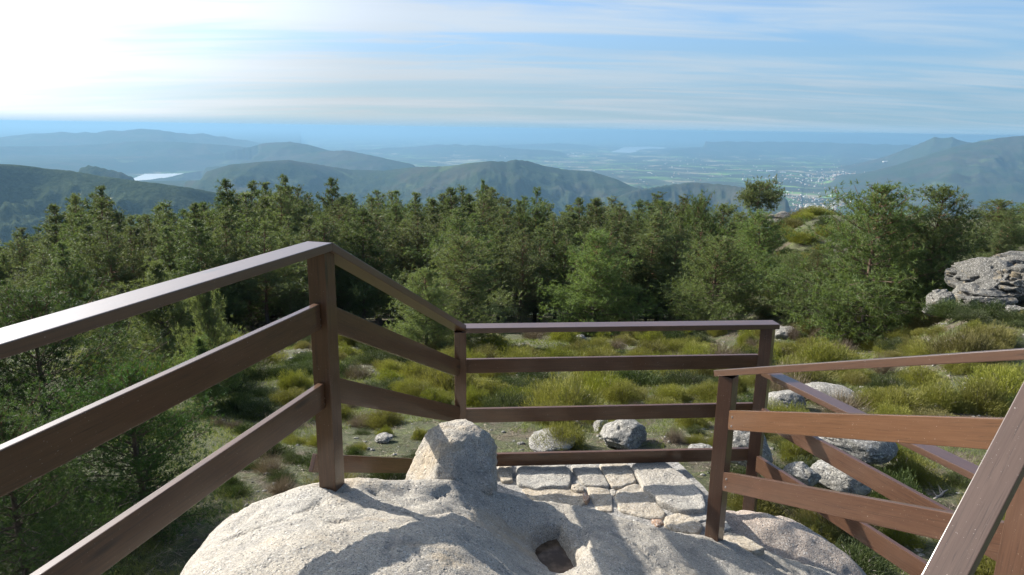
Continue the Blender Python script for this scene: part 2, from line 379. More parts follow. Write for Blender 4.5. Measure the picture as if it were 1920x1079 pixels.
def mat_needles(name, c1, c2, tip, trans=0.38):
    m, nt, b = material(name)
    at = nt.node('ShaderNodeAttribute', attribute_name='tint').outputs['Fac']
    tipa = nt.node('ShaderNodeAttribute', attribute_name='tip').outputs['Fac']
    oi = nt.node('ShaderNodeObjectInfo').outputs['Random']
    col = nt.mix(at, c1, c2)
    col = nt.mix(nt.math('MULTIPLY', tipa, 0.55), col, tip)
    hs = nt.node('ShaderNodeHueSaturation', ins={'Hue': nt.math('ADD', 0.485, nt.math('MULTIPLY', oi, 0.03)), 'Saturation': nt.math('ADD', 0.88, nt.math('MULTIPLY', oi, 0.2)),
                 'Value': nt.math('ADD', 0.8, nt.math('MULTIPLY', nt.math('FRACT', nt.math('MULTIPLY', oi, 7.3)), 0.45)), 'Color': col}).outputs[0]
    setp(nt, b, hs, 0.6)
    b.inputs['Specular IOR Level'].default_value = 0.2
    tr = nt.node('ShaderNodeBsdfTranslucent'); nt.l.new(nt.mix(1.0, hs, (1.25, 1.3, 0.7), 'MULTIPLY'), tr.inputs[0])
    mx = nt.node('ShaderNodeMixShader', ins={0: trans, 1: b.outputs[0], 2: tr.outputs[0]})
    nt.l.new(mx.outputs[0], nt.n['Material Output'].inputs[0])
    return m
M['needle_forest'] = mat_needles('forest pine needles', (0.055, 0.080, 0.034), (0.115, 0.142, 0.056), (0.21, 0.235, 0.10), 0.34)
M['needle_open'] = mat_needles('open grown pine needles', (0.072, 0.105, 0.040), (0.132, 0.165, 0.060), (0.24, 0.27, 0.11))
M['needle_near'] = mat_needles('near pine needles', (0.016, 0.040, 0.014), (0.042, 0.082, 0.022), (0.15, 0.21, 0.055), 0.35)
M['broom'] = mat_needles('broom stems', (0.092, 0.092, 0.026), (0.180, 0.168, 0.046), (0.31, 0.27, 0.09), 0.25)
M['broom_bright'] = mat_needles('bright broom stems', (0.100, 0.115, 0.022), (0.195, 0.195, 0.038), (0.33, 0.30, 0.075), 0.25)
M['dry_twig'] = mat_needles('dry brown twigs', (0.115, 0.085, 0.060), (0.19, 0.145, 0.105), (0.26, 0.21, 0.15), 0.1)
M['heather'] = mat_needles('dark green heath', (0.030, 0.048, 0.018), (0.062, 0.080, 0.026), (0.11, 0.12, 0.04), 0.2)
M['grass'] = mat_needles('grass blades', (0.075, 0.105, 0.028), (0.14, 0.165, 0.05), (0.26, 0.24, 0.11), 0.3)
M['straw'] = mat_needles('dry grass and twigs', (0.18, 0.145, 0.095), (0.28, 0.235, 0.165), (0.40, 0.36, 0.29), 0.1)

m, nt, b = material('pine bark')
tc = nt.node('ShaderNodeTexCoord').outputs['Object']; hgt = nt.node('ShaderNodeSeparateXYZ', ins={0: tc}).outputs[2]
bn = nt.noise(nt.node('ShaderNodeMapping', ins={0: tc, 'Scale': (9, 9, 2.5)}).outputs[0], 2.0, 6, 0.7)
c_ = nt.mix(nt.smooth(hgt, 1.5, 5.0), (0.11, 0.085, 0.068), (0.23, 0.115, 0.062))
setp(nt, b, nt.mix(nt.ramp(bn, [(0.4, 0.0), (0.65, 1.0)]), c_, (0.055, 0.040, 0.032)), 0.9, bn, 0.8, 0.04); M['bark'] = m
m, nt, b = material('dead grey wood'); setp(nt, b, (0.24, 0.21, 0.185), 0.9); M['deadwood'] = m

# forest floor, clearing and path
m, nt, b = material('clearing ground')
tc = nt.node('ShaderNodeTexCoord').outputs['Object']
g1 = nt.noise(tc, 0.38, 5, 0.62, 0.6); g2 = nt.noise(tc, 1.7, 6, 0.68, 0.4); g3 = nt.noise(tc, 13, 6, 0.72); g4 = nt.noise(tc, 55, 4, 0.75)
green = nt.mix(nt.ramp(g3, [(0.35, 0.0), (0.65, 1.0)]), (0.030, 0.036, 0.012), (0.070, 0.078, 0.022))
moss = nt.mix(nt.ramp(g2, [(0.55, 0.0), (0.68, 1.0)]), green, (0.095, 0.115, 0.026))
litter = nt.mix(nt.ramp(g4, [(0.38, 0.0), (0.62, 1.0)]), (0.032, 0.023, 0.015), (0.115, 0.086, 0.058))
dirt = nt.mix(nt.ramp(g3, [(0.4, 0.0), (0.6, 1.0)]), (0.075, 0.055, 0.036), (0.135, 0.10, 0.07))
base = nt.mix(nt.ramp(nt.math('ADD', nt.math('MULTIPLY', g1, .6), nt.math('MULTIPLY', g2, .5)), [(0.45, 0.0), (0.54, 1.0)]), litter, moss)
base = nt.mix(nt.math('MULTIPLY', nt.ramp(nt.noise(tc, 0.9, 5, 0.6, 1.0), [(0.60, 0.0), (0.66, 1.0)]), 0.8), base, dirt)
base = nt.mix(nt.ramp(nt.noise(tc, 90, 2, 0.6), [(0.66, 0.0), (0.70, 1.0)]), base, (0.33, 0.30, 0.26))
setp(nt, b, base, 0.95, nt.math('ADD', nt.math('MULTIPLY', g3, 1.0), nt.math('MULTIPLY', g4, 0.5)), 0.9, 0.06); M['ground'] = m

# the far land: fields, scrub, woods
m, nt, b = material('far land')
tc = nt.node('ShaderNodeTexCoord').outputs['Object']
sepz = nt.node('ShaderNodeSeparateXYZ', ins={0: tc})
wd = nt.noise(tc, 1/900., 8, 0.62, 0.3); wd2 = nt.noise(tc, 1/160., 6, 0.7); fine = nt.noise(tc, 1/22., 3, 0.8)
warp = nt.vmath('ADD', tc, nt.vmath('SCALE', nt.noise(tc, 1/1500., 3, 0.5, out=1)))
warp.node.inputs[1].links[0].from_node.inputs['Scale'].default_value = 1400
fl = nt.voro(warp, 1/620., out='Color'); fsep = nt.node('ShaderNodeSeparateColor', ins={0: fl})
field = nt.ramp(fsep.outputs[0], [(0.0, (0.060, 0.060, 0.035)), (0.35, (0.10, 0.105, 0.055)), (0.55, (0.10, 0.17, 0.05)), (0.72, (0.30, 0.27, 0.18)), (0.88, (0.17, 0.27, 0.07))], 'CONSTANT')
wood = nt.mix(nt.ramp(fine, [(0.35, 0.0), (0.65, 1.0)]), (0.022, 0.034, 0.020), (0.050, 0.064, 0.034))
scrub = nt.mix(nt.ramp(wd2, [(0.4, 0.0), (0.62, 1.0)]), (0.046, 0.046, 0.033), (0.080, 0.064, 0.048))
scrub = nt.mix(nt.ramp(fine, [(0.45, 0.0), (0.6, 0.7)]), scrub, (0.045, 0.055, 0.034))
plainc = nt.mix(nt.ramp(nt.math('ADD', nt.math('MULTIPLY', wd, .7), nt.math('MULTIPLY', wd2, .4)), [(0.50, 0.0), (0.60, 1.0)]), field, nt.mix(0.5, wood, scrub))
hill = nt.mix(nt.ramp(nt.math('ADD', nt.math('MULTIPLY', wd, .6), nt.math('MULTIPLY', wd2, .5)), [(0.50, 0.0), (0.58, 1.0)]), scrub, wood)
hill = nt.mix(nt.ramp(nt.noise(tc, 1/520., 4, 0.55, 0.4), [(0.64, 0.0), (0.70, 0.6)]), hill, (0.11, 0.14, 0.055))
near_wood = nt.smooth(nt.vmath('LENGTH', tc, out=1), 5200.0, 3600.0)
hill = nt.mix(nt.math('MULTIPLY', near_wood, 0.85), hill, wood)
up = nt.smooth(sepz.outputs[2], -885.0, -815.0)
col = nt.mix(up, plainc, hill)
setp(nt, b, col, 1.0, nt.math('ADD', nt.math('MULTIPLY', fine, 1.0), nt.math('MULTIPLY', wd2, 2.0)), 0.7, 10.0)
b.inputs['Specular IOR Level'].default_value = 0.0
M['land'] = m
m, nt, b = material('reservoir water'); setp(nt, b, (0.30, 0.33, 0.34), 0.42, nt.noise(nt.node('ShaderNodeTexCoord').outputs['Object'], 1/40., 3), 0.1, 1.0)
b.inputs['IOR'].default_value = 1.33; b.inputs['Specular IOR Level'].default_value = 1.0; M['lake'] = m
m, nt, b = material('whitewashed far houses'); oi = nt.node('ShaderNodeAttribute', attribute_name='tint').outputs['Fac']
nt.l.new(nt.ramp(oi, [(0.0, (0.50, 0.47, 0.42)), (0.35, (0.36, 0.24, 0.17)), (0.7, (0.28, 0.14, 0.09)), (0.88, (0.70, 0.68, 0.64))], 'CONSTANT'), b.inputs['Base Color']); b.inputs['Roughness'].default_value = 0.8; M['town'] = m
m, nt, b = material('white sheet roof'); setp(nt, b, (0.8, 0.79, 0.77), 0.5); M['white_roof'] = m
m, nt, b = material('warehouse wall'); setp(nt, b, (0.62, 0.58, 0.52), 0.8); M['ware_wall'] = m
m, nt, b = material('puddle water')
tc = nt.node('ShaderNodeTexCoord').outputs['Object']
setp(nt, b, nt.mix(nt.ramp(nt.noise(tc, 14, 6, 0.65), [(0.45, 0.0), (0.62, 1.0)]), (0.060, 0.040, 0.026), (0.14, 0.098, 0.066)), 0.06, nt.noise(tc, 6, 2), 0.05, 0.01)
b.inputs['Specular IOR Level'].default_value = 0.12; M['puddle'] = m

# ------------------------------------------------------------------ land
az = np.radians(np.concatenate([np.arange(-180, -48, 3.0), np.arange(-48, 48, 0.105), np.arange(48, 180.1, 3.0)]))
rr = np.concatenate([np.geomspace(118, 2000, 90), np.geomspace(2000, 20000, 290)[1:], np.geomspace(20000, 85000, 60)[1:]])
Rg, Ag = np.meshgrid(rr, az); X, Y = Rg*np.sin(Ag), Rg*np.cos(Ag)
Z = terrain_z(X, Y)
Z = np.where(Rg < 150, Z-3*(150-Rg)/32, Z)
for k, P in LAKE_XY.items():
    lv = LAKES[k][1]; c = P.mean(0); m_ = np.hypot(X-c[0], Y-c[1]) < 9000
    sd_ = np.full(X.shape, 1e6); sd_[m_] = lake_sd(X[m_], Y[m_], P)
    wz = 260. if k == 'left' else 700.
    Z = np.where(sd_ < 0, lv-4, np.where(sd_ < wz*4, lv-4+(np.minimum(Z, lv+200)-lv+4)*ss(sd_, -5, wz*4)**1.0 + 5*ss(sd_, 0, 60), Z))
    # nothing in front of the water may rise above the line of sight to its near shore
    rc = np.hypot(*P.T).min(); a = np.degrees(Ag); pa = np.degrees(np.arctan2(P[:, 0], P[:, 1]))
    inn = ss(a, pa.min()-.5, pa.min()+.1)*(1-ss(a, pa.max()-.1, pa.max()+.5))*(Rg < rc)*(Rg > (rc*0.55 if k == 'left' else rc*.3))
    if k == 'left':
        pr = np.hypot(*P.T); o = np.argsort(pa)
    lim = Rg*(lv/rc)*1.0 - Rg*0.0008
    Z = np.where((inn > 0) & (Z > lim), Z*(1-inn)+lim*inn, Z)
V = np.stack([X, Y, Z], -1).reshape(-1, 3)
land = obj('terrain', mesh_np('terrain', V, grid_faces(*X.shape)[:, ::-1].copy(), M['land'], smooth=True)); tag(land, kind='structure')
for k, P in LAKE_XY.items():
    lv = LAKES[k][1]
    pts = []
    for i in range(len(P)):
        a, b_ = P[i], P[(i+1) % len(P)]
        for t in np.linspace(0, 1, 7)[:-1]:
            p = a+(b_-a)*t; L = np.linalg.norm(b_-a)
            if 0 < t: p = p+np.array([vnoise(p[0]/150., p[1]/150.), vnoise(p[0]/150.+9, p[1]/150.)])*L*0.03
            pts.append(p)
    bm = bmesh.new(); vs = [bm.verts.new((p[0], p[1], lv)) for p in pts]; f_ = bm.faces.new(vs)
    bmesh.ops.triangulate(bm, faces=[f_]); bmesh.ops.recalc_face_normals(bm, faces=bm.faces)
    me = bpy.data.meshes.new('reservoir'); bm.to_mesh(me); bm.free(); me.materials.append(M['lake'])
    if me.polygons[0].normal.z < 0: me.flip_normals()
    tag(obj('reservoir', me), kind='structure')

# near ground: fine where one looks down on it, coarser outwards
def nonuni(a, b, n, p=1.0, c=0.0):
    t = np.linspace(-1, 1, n); s = np.sign(t)*np.abs(t)**p; return c+np.where(s < 0, -s*(a-c), s*(b-c))
gx = nonuni(-150, 150, 420, 1.9, 2.0); gy = np.concatenate([np.linspace(-150, -6, 30), np.linspace(-6, 16, 240)[1:], np.geomspace(16, 165, 190)[1:]])
GY, GX = np.meshgrid(gy, gx)
GZ = ground_z(GX, GY)
gm = obj('ground', mesh_np('ground', np.stack([GX, GY, GZ], -1).reshape(-1, 3), grid_faces(*GX.shape)[:, ::-1].copy(), M['ground'], smooth=True)); tag(gm, kind='structure')

# ------------------------------------------------------------------ haze
def box_mesh(name, x0, x1, y0, y1, z0, z1, mat):
    bm = bmesh.new(); bmesh.ops.create_cube(bm, size=1)
    for v in bm.verts: v.co = Vector((x0 if v.co.x < 0 else x1, y0 if v.co.y < 0 else y1, z0 if v.co.z < 0 else z1))
    me = bpy.data.meshes.new(name); bm.to_mesh(me); bm.free(); me.materials.append(mat); return me
HAZE_DENSITY, HAZE_COLOR = 5.6e-5, (0.205, 0.375, 0.545)
hm = bpy.data.materials.new('haze'); hm.use_nodes = True; hnt = NT(hm.node_tree); hnt.n.remove(hnt.n['Principled BSDF'])
pv = hnt.node('ShaderNodeVolumePrincipled', ins={'Color': (*HAZE_COLOR, 1), 'Density': HAZE_DENSITY, 'Anisotropy': 0.2})
hnt.l.new(pv.outputs[0], hnt.n['Material Output'].inputs['Volume'])
hz_o = obj('haze', box_mesh('haze', -90000, 90000, -90000, 90000, -1000, 14, hm)); tag(hz_o, kind='stuff')
#@@REST
# ------------------------------------------------------------------ the granite outcrop under the camera
def rbf(pts, X, Y, smooth=0.0):
    P = np.array(pts, float); n = len(P)
    def U(r2): return np.where(r2 > 1e-12, 0.5*r2*np.log(np.maximum(r2, 1e-12)), 0)
    D = (P[:, None, 0]-P[None, :, 0])**2+(P[:, None, 1]-P[None, :, 1])**2
    A = np.zeros((n+3, n+3)); A[:n, :n] = U(D)+np.eye(n)*smooth; A[:n, n] = 1; A[:n, n+1:] = P[:, :2]; A[n, :n] = 1; A[n+1:, :n] = P[:, :2].T
    wgt = np.linalg.solve(A, np.concatenate([P[:, 2], np.zeros(3)]))
    out = wgt[n]+wgt[n+1]*X+wgt[n+2]*Y
    for i in range(n): out = out+wgt[i]*U((X-P[i, 0])**2+(Y-P[i, 1])**2)
    return out
def poly_sd(x, y, P): return lake_sd(x, y, np.array(P))
# measured surface points: photo pixel and height
_rp = [(624, 908, -1.595), (700, 893, -1.60), (775, 893, -1.64), (860, 897, -1.72), (935, 915, -1.86), (1000, 938, -1.98), (1070, 945, -2.03), (1130, 962, -2.10), (1200, 985, -2.17),
       (1270, 1003, -2.24), (1340, 1022, -2.31), (1420, 1040, -2.40), (1500, 1062, -2.50), (560, 905, -1.60), (500, 925, -1.63), (440, 960, -1.64), (395, 1000, -1.62), (360, 1060, -1.56),
       (500, 1060, -1.43), (540, 1010, -1.46), (600, 975, -1.52), (700, 950, -1.565), (700, 1040, -1.44), (800, 960, -1.61), (820, 1030, -1.49), (900, 1000, -1.64), (900, 1070, -1.56), (965, 1035, -1.80), (985, 1070, -1.86),
       (1010, 975, -1.955), (1020, 1020, -2.03), (1050, 1060, -2.05), (1075, 990, -1.99), (1110, 1030, -1.93), (1110, 1072, -1.90), (1180, 1010, -2.06), (1200, 1060, -2.04), (1290, 1050, -2.20), (1380, 1075, -2.33), (760, 915, -1.66), (860, 940, -1.74), (940, 960, -1.88)]
rock_pts = [(*at_z(px, py, z)[:2], z) for px, py, z in _rp]
rock_pts += [(-1.2, 1.2, -1.55), (-1.4, 0, -1.7), (-1.4, -1.3, -1.75), (0, 1.2, -1.48), (0, 0, -1.55), (0, -1.3, -1.7), (1.0, 1.2, -1.85), (1.3, 0, -1.9), (1.4, -1.3, -1.9), (2.0, 1.5, -2.5), (2.1, 0.5, -2.4)]
_o1 = [(348, 1075, -1.60), (372, 1020, -1.63), (415, 970, -1.66), (470, 930, -1.64), (540, 906, -1.60), (605, 893, -1.59), (700, 885, -1.60), (800, 885, -1.66), (905, 898, -1.80), (960, 925, -1.95), (1010, 942, -2.04), (1080, 943, -2.08), (1150, 955, -2.14), (1240, 982, -2.24), (1330, 1005, -2.34), (1420, 1025, -2.44), (1510, 1052, -2.55), (1580, 1090, -2.68)]
rock_outline = [tuple(at_z(px, py, z)[:2]) for px, py, z in _o1] + [(2.25, 2.6), (2.5, 1.2), (2.4, -1.6), (-1.9, -1.6), (-1.7, 0.5), (-1.42, 1.6)]
def rock_z(x, y, detail=True):
    z = rbf(rock_pts, x, y, 0.004)
    sd = poly_sd(x, y, rock_outline)
    z = z - np.where(sd > -0.10, ((sd+0.10)/0.16)**2*0.09, 0)
    z = np.where(sd > 0.06, z-(sd-0.06)*2.2, z)
    if detail:
        z = z + fbm(x*2.2, y*2.2, o=3)*0.022 + fbm(x*9, y*9+4, o=4, g=.6)*0.009 + fbm(x*42, y*42, o=3, g=.6)*0.0042 - np.maximum(fbm(x*3.1+2, y*1.3+5, o=4, ridge=True)-.62, 0)*.03
        z = z - np.maximum(fbm(x*16+8, y*16, o=3, ridge=True)-0.42, 0)*0.018
    return z
xs = np.arange(-2.9, 3.1, 0.0155); ys = np.arange(-2.4, 4.5, 0.0155)
XX, YY = np.meshgrid(xs, ys, indexing='ij'); ZZ = rock_z(XX, YY)
for gl in ([(690, 944), (745, 951), (790, 966), (850, 970), (905, 990)], [(870, 1002), (930, 1016), (985, 1046)], [(1125, 985), (1200, 1003), (1290, 1038), (1360, 1075)], [(1092, 1000), (1112, 1040), (1150, 1079)], [(430, 1010), (520, 985), (600, 940)], [(690, 900), (760, 930), (840, 925)]):
    G_ = np.array([at_z(a, b, -1.56 if a < 800 else -1.75 if a < 1000 else -2.0)[:2] for a, b in gl])
    wx, wy = XX+fbm(XX*7, YY*7, o=4)*.03, YY+fbm(XX*7+9, YY*7, o=4)*.03; dmin = np.full(XX.shape, 9.)
    for a, b in zip(G_[:-1], G_[1:]):
        ab = b-a; t = np.clip(((wx-a[0])*ab[0]+(wy-a[1])*ab[1])/(ab@ab), 0, 1); dmin = np.minimum(dmin, np.hypot(wx-a[0]-ab[0]*t, wy-a[1]-ab[1]*t))
    ZZ = ZZ - np.exp(-(dmin/.011)**2)*.014*(.4+.6*(fbm(XX*5, YY*5, o=2) > -.1)) + np.exp(-((dmin-.05)/.04)**2)*.006
# water-worn hollow that holds a puddle
PUD = [tuple(at_z(px, py, -2.045)[:2]) for px, py in ((1003, 1022), (1022, 1008), (1048, 1003), (1056, 1018), (1068, 1040), (1082, 1062), (1078, 1095), (1040, 1110), (1030, 1075), (1012, 1050), (998, 1035))]
psd = poly_sd(XX, YY, PUD)+fbm(XX*20, YY*20, o=3)*0.012
WATER_Z = -2.062
ZZ = np.where(psd < 0.022, ZZ-(1-ss(psd, -0.03, 0.022))*(ZZ-(WATER_Z-0.035)), ZZ)
ZZ = np.where((psd > 0.0), np.maximum(ZZ, np.where(psd < .09, WATER_Z+0.004, -99)), ZZ)
# a chipped notch left of the post shadow
nx_, ny_ = at_z(636, 988, -1.54)[:2]
q = ((XX-nx_)/0.055)**2+((YY-ny_)/0.022)**2; ZZ = ZZ-np.exp(-q**2)*0.03
keep = ZZ > -4.6
ZZ = np.maximum(ZZ, -4.6)
Fq = grid_faces(*XX.shape); kq = keep.ravel()[Fq].any(1)
Fq = Fq[kq]; used = np.unique(Fq); remap = np.full(XX.size, -1); remap[used] = np.arange(len(used))
Vr = np.stack([XX, YY, ZZ], -1).reshape(-1, 3)[used]
bl = obj('granite_boulder', mesh_np('granite_boulder', Vr, remap[Fq][:, ::-1].copy(), M['granite'], smooth=True))
tag(bl, 'huge pale rounded granite boulder filling the foreground under the tall brown post', 'boulder')
pc = np.array(PUD).mean(0); Pw = [pc+(np.array(p)-pc)*1.25 for p in PUD]
me = bpy.data.meshes.new('puddle'); me.from_pydata([(p[0], p[1], WATER_Z) for p in Pw], [], [list(range(len(Pw)))[::-1]]); me.materials.append(M['puddle'])
if me.polygons[0].normal.z < 0: me.flip_normals()
tag(obj('puddle', me), 'small dark brown puddle lying in a hollow of the foreground boulder', 'puddle', kind=None)

# ------------------------------------------------------------------ free standing rocks
_ico = {}
def ico(sub):
    if sub not in _ico:
        bm = bmesh.new(); bmesh.ops.create_icosphere(bm, subdivisions=sub, radius=1)
        bm.verts.ensure_lookup_table()
        _ico[sub] = (np.array([v.co[:] for v in bm.verts]), np.array([[v.index for v in f.verts] for f in bm.faces])); bm.free()
    return _ico[sub]
def rock_mesh(name, size, seed, mat, sub=5, cuts=9, rough=0.10, flat=0.0, cracks=0.0, sharp=0.86):
    V, Fc = ico(sub); V = V.copy(); rs = np.random.RandomState(seed)
    for i in range(cuts):
        n = rs.normal(size=3); n /= np.linalg.norm(n); d = rs.uniform(sharp-0.22, sharp+0.04)
        e = V@n-d; V = V-n*np.maximum(e, 0)[:, None]*0.93
    s = seed*3.7
    k = 1 + fbm(V[:, 0]*1.1+s, V[:, 1]*1.1, V[:, 2]*1.1, o=3)*rough*1.6 + fbm(V[:, 0]*4+s, V[:, 1]*4, V[:, 2]*4, o=4, g=.6)*rough*0.55 + fbm(V[:, 0]*17+s, V[:, 1]*17, V[:, 2]*17, o=3, g=.65)*rough*0.16
    if cracks:
        c = np.maximum(fbm(V[:, 0]*1.0+s, V[:, 1]*1.0+3, V[:, 2]*2.2, o=3, ridge=True)-0.52, 0); k -= c*cracks
    V = V*k[:, None]; sz = np.array(size)/2
    V = V*sz
    if flat: V[:, 2] = np.where(V[:, 2] < -sz[2]*flat, -sz[2]*flat+(V[:, 2]+sz[2]*flat)*0.3, V[:, 2])
    return mesh_np(name, V, Fc, mat, smooth=True)
def rock(px, py, wpx, hpx, seed, mat, label, Y=None, deep=1.0, rz=0, sub=5, name='rock', cat='rock', group=None, cuts=9, rough=.10, cracks=.25, z=None):
    """a rock whose foot shows at photo pixel (px, py) and that is wpx wide, hpx tall there"""
    if Y is None: p = gpt(px, py); 
    else: p = at_y(px, py, Y)
    if z is not None: p = at_z(px, py, z)
    d = float(p@CF); W = wpx*d/F; H = hpx*d/F*.92
    c = (p[0], p[1]+W*deep*0.35, p[2]+H*0.22)
    o = obj(name, rock_mesh(name, (W, W*deep, H*1.35), seed, mat, sub, cuts, rough, 0, cracks), loc=c); o.rotation_euler = (0, 0, rz)
    return tag(o, label, cat, group)

# pointed boulder against the fence corner
bp = at_z(846, 895, -1.72)
bo = obj('pointed_boulder', None or rock_mesh('pointed_boulder', (0.52, 0.50, 0.43), 27, M['granite'], 6, 10, 0.10, 0, 0.15, 0.94), loc=(bp[0]+0.005, bp[1]+0.20, -1.785))
# shape it: wide foot, narrow shoulder to the upper right
co = np.array([v.co[:] for v in bo.data.vertices])
t = np.clip((co[:, 2]+0.30)/0.62, 0, 1); kx = 1.08-0.08*t**1.5; co[:, 0] = co[:, 0]*kx+0.02*t; co[:, 1] = co[:, 1]*(1.15-0.30*t)+0.24*t-0.08
bo.data.vertices.foreach_set('co', co.astype(np.float32).ravel()); bo.data.update()
tag(bo, 'pale pointed boulder wedged under the corner where two railings meet', 'boulder')

# broad slab that carries the two right hand posts
sl = at_z(1450, 985, -2.74)
so = obj('granite_slab', rock_mesh('granite_slab', (1.55, 1.25, 0.95), 5, M['granite_pink'], 6, 7, 0.07, 0, 0.12, 0.9), loc=(1.80, 4.02, -3.06)); so.rotation_euler = (radians(5), radians(13), radians(-24))
tag(so, 'broad pinkish brown granite slab below the right railing posts', 'boulder')
so2 = obj('boulder', rock_mesh('boulder', (1.1, 1.0, 0.9), 8, M['granite_grey'], 5, 8, 0.1), loc=(2.28, 3.45, -3.50)); so2.rotation_euler = (0, radians(20), 0)
tag(so2, 'dark shaded boulder tucked under the lower edge of the pinkish slab', 'boulder')

# ------------------------------------------------------------------ stone landing
LZ = -2.365
land_e = empty('stone_landing', (0.65, 4.2, -3.9)); tag(land_e, 'landing paved with irregular flat stones set in mortar beyond the boulder', 'paving')
_mb = [(895, 880), (930, 866), (1270, 864), (1330, 925), (1345, 990), (1400, 1060), (1150, 1040), (900, 960)]
mp = [at_z(px, py, LZ-0.012)[:2] for px, py in _mb]
bm = bmesh.new(); vt = [bm.verts.new((*p, LZ-0.012)) for p in mp]; vb = [bm.verts.new((p[0], p[1]+0.02, -3.95)) for p in mp]
bm.faces.new(vt[::-1]); bm.faces.new(vb)
for i in range(len(mp)): bm.faces.new((vt[i], vt[(i+1) % len(mp)], vb[(i+1) % len(mp)], vb[i]))
bmesh.ops.recalc_face_normals(bm, faces=bm.faces)
bmesh.ops.triangulate(bm, faces=bm.faces); bmesh.ops.subdivide_edges(bm, edges=bm.edges, cuts=12, use_grid_fill=True)
for v in bm.verts:
    v.co.z += 0.010*float(fbm(v.co.x*12, v.co.y*12, o=3))
me = bpy.data.meshes.new('mortar_bed'); bm.to_mesh(me); bm.free(); me.materials.append(M['mortar'])
def child(name, me, parent):
    o = obj(name, me, parent); o.matrix_parent_inverse = parent.matrix_world.inverted(); return o
def set_child(o, parent):
    o.parent = parent; o.matrix_parent_inverse = Matrix.Translation(-Vector(parent.location))
mo = obj('mortar_bed', me); set_child(mo, land_e)
def paving(poly, z, mat, seed, thick=0.05, tiltx=0.0, crown=0.004):
    P = np.array([at_z(px, py, z)[:2] for px, py in poly]); c = P.mean(0); nA = 96
    ang = np.arctan2(P[:, 1]-c[1], P[:, 0]-c[0])
    th = np.linspace(-pi, pi, nA, endpoint=False); rad = np.zeros(nA)
    for i in range(len(P)):
        a, b_ = P[i]-c, P[(i+1) % len(P)]-c
        for k, t in enumerate(th):
            d = np.array([cos(t), sin(t)]); den = d[0]*(b_-a)[1]-d[1]*(b_-a)[0]
            if abs(den) < 1e-9: continue
            s = (a[0]*(b_-a)[1]-a[1]*(b_-a)[0])/den; q = (a[0]*d[1]-a[1]*d[0])/den
            if s > 0 and -1e-6 <= q <= 1+1e-6: rad[k] = max(rad[k], s)
    rs = np.pad(rad, 1, mode='wrap'); rad = np.convolve(rs, np.array([1, 2, 1])/4., 'valid')
    rad = rad*(1.035+0.03*vnoise(th*3+seed, th*0+seed))+0.003
    rings = np.concatenate([np.linspace(0.02, 0.9, 15), [0.94, 0.97, 0.99, 1.0, 1.0, 1.0]])
    drop = np.concatenate([np.zeros(15), [0.001, 0.003, 0.008, 0.018, thick, thick+.05]])
    Xr = c[0]+np.cos(th)[None]*rad[None]*rings[:, None]; Yr = c[1]+np.sin(th)[None]*rad[None]*rings[:, None]
    Zr = z+crown*(1-rings[:, None]**2)-drop[:, None]+fbm(Xr*7+seed, Yr*7, o=3)*0.010+fbm(Xr*30, Yr*30+seed, o=3)*0.0045
    n = len(rings); V = np.stack([Xr, Yr, Zr], -1).reshape(-1, 3)
    i = np.arange(n-1)[:, None]*nA; j = np.arange(nA)[None]; j2 = (j+1) % nA
    Q = np.stack([i+j, i+j2, i+nA+j2, i+nA+j], -1).reshape(-1, 4)[:, ::-1]
    V = np.concatenate([V, [[c[0], c[1], z+crown]]]); T = np.stack([np.arange(nA), (np.arange(nA)+1) % nA, np.full(nA, len(V)-1)], -1)
    o = obj('paving_stone', mesh_np('paving_stone', V, [Q, T], mat, smooth=True)); set_child(o, land_e); return o
C8 = lambda L: [(880+x/3., 719+y/3.) for x, y in L]
for i, (pl_, z, mt) in enumerate([
    (C8([(165, 447), (235, 440), (242, 545), (185, 548), (160, 500)]), LZ+0.01, 'paving_tan'),
    (C8([(275, 455), (330, 445), (535, 445), (566, 505), (560, 575), (470, 575), (390, 585), (275, 562)]), LZ+0.02, 'paving_grey'),
    (C8([(570, 462), (600, 450), (712, 448), (787, 578), (700, 575), (640, 560)]), LZ+0.01, 'paving_grey'),
    (C8([(730, 450), (880, 448), (905, 470), (938, 545), (860, 575), (800, 578)]), LZ+0.012, 'paving_tan'),
    (C8([(918, 458), (960, 442), (1090, 438), (1230, 540), (1312, 625), (1325, 695), (1195, 705), (1080, 660), (990, 590)]), LZ+0.035, 'paving_grey'),
    (C8([(292, 592), (420, 582), (575, 588), (640, 615), (668, 655), (600, 700), (400, 670), (330, 630)]), LZ, 'paving_tan'),
    (C8([(578, 572), (612, 562), (642, 578), (640, 600), (605, 604), (575, 592)]), LZ+0.012, 'paving_tan'),
    (C8([(640, 612), (662, 612), (676, 645), (662, 664), (645, 655)]), LZ+0.014, 'paving_red'),
    (C8([(662, 585), (775, 580), (800, 640), (805, 720), (720, 712), (685, 650)]), LZ-0.002, 'paving_tan'),
    (C8([(832, 605), (885, 580), (955, 572), (1020, 640), (1105, 725), (1085, 752), (960, 745), (850, 705), (825, 640)]), LZ+0.006, 'paving_tan'),
    (C8([(1105, 745), (1165, 732), (1240, 750), (1315, 795), (1275, 845), (1160, 820), (1100, 790)]), LZ+0.006, 'paving_tan'),
    (C8([(1195, 722), (1260, 708), (1330, 705), (1350, 760), (1290, 775), (1235, 745)]), LZ+0.0, 'paving_grey'),
    (C8([(1028, 762), (1080, 760), (1092, 785), (1060, 800), (1030, 780)]), LZ+0.0, 'paving_red'),
    (C8([(820, 590), (790, 600), (800, 640), (822, 625)]), LZ-0.01, 'paving_grey'),
    (C8([(1400, 850), (1460, 838), (1540, 855), (1660, 925), (1600, 945), (1480, 905)]), LZ-0.0, 'paving_tan'),
    (C8([(1380, 770), (1440, 775), (1470, 815), (1420, 830), (1385, 810)]), LZ-0.0, 'paving_grey'),
]): paving(pl_, z, M[mt], i*5+2)

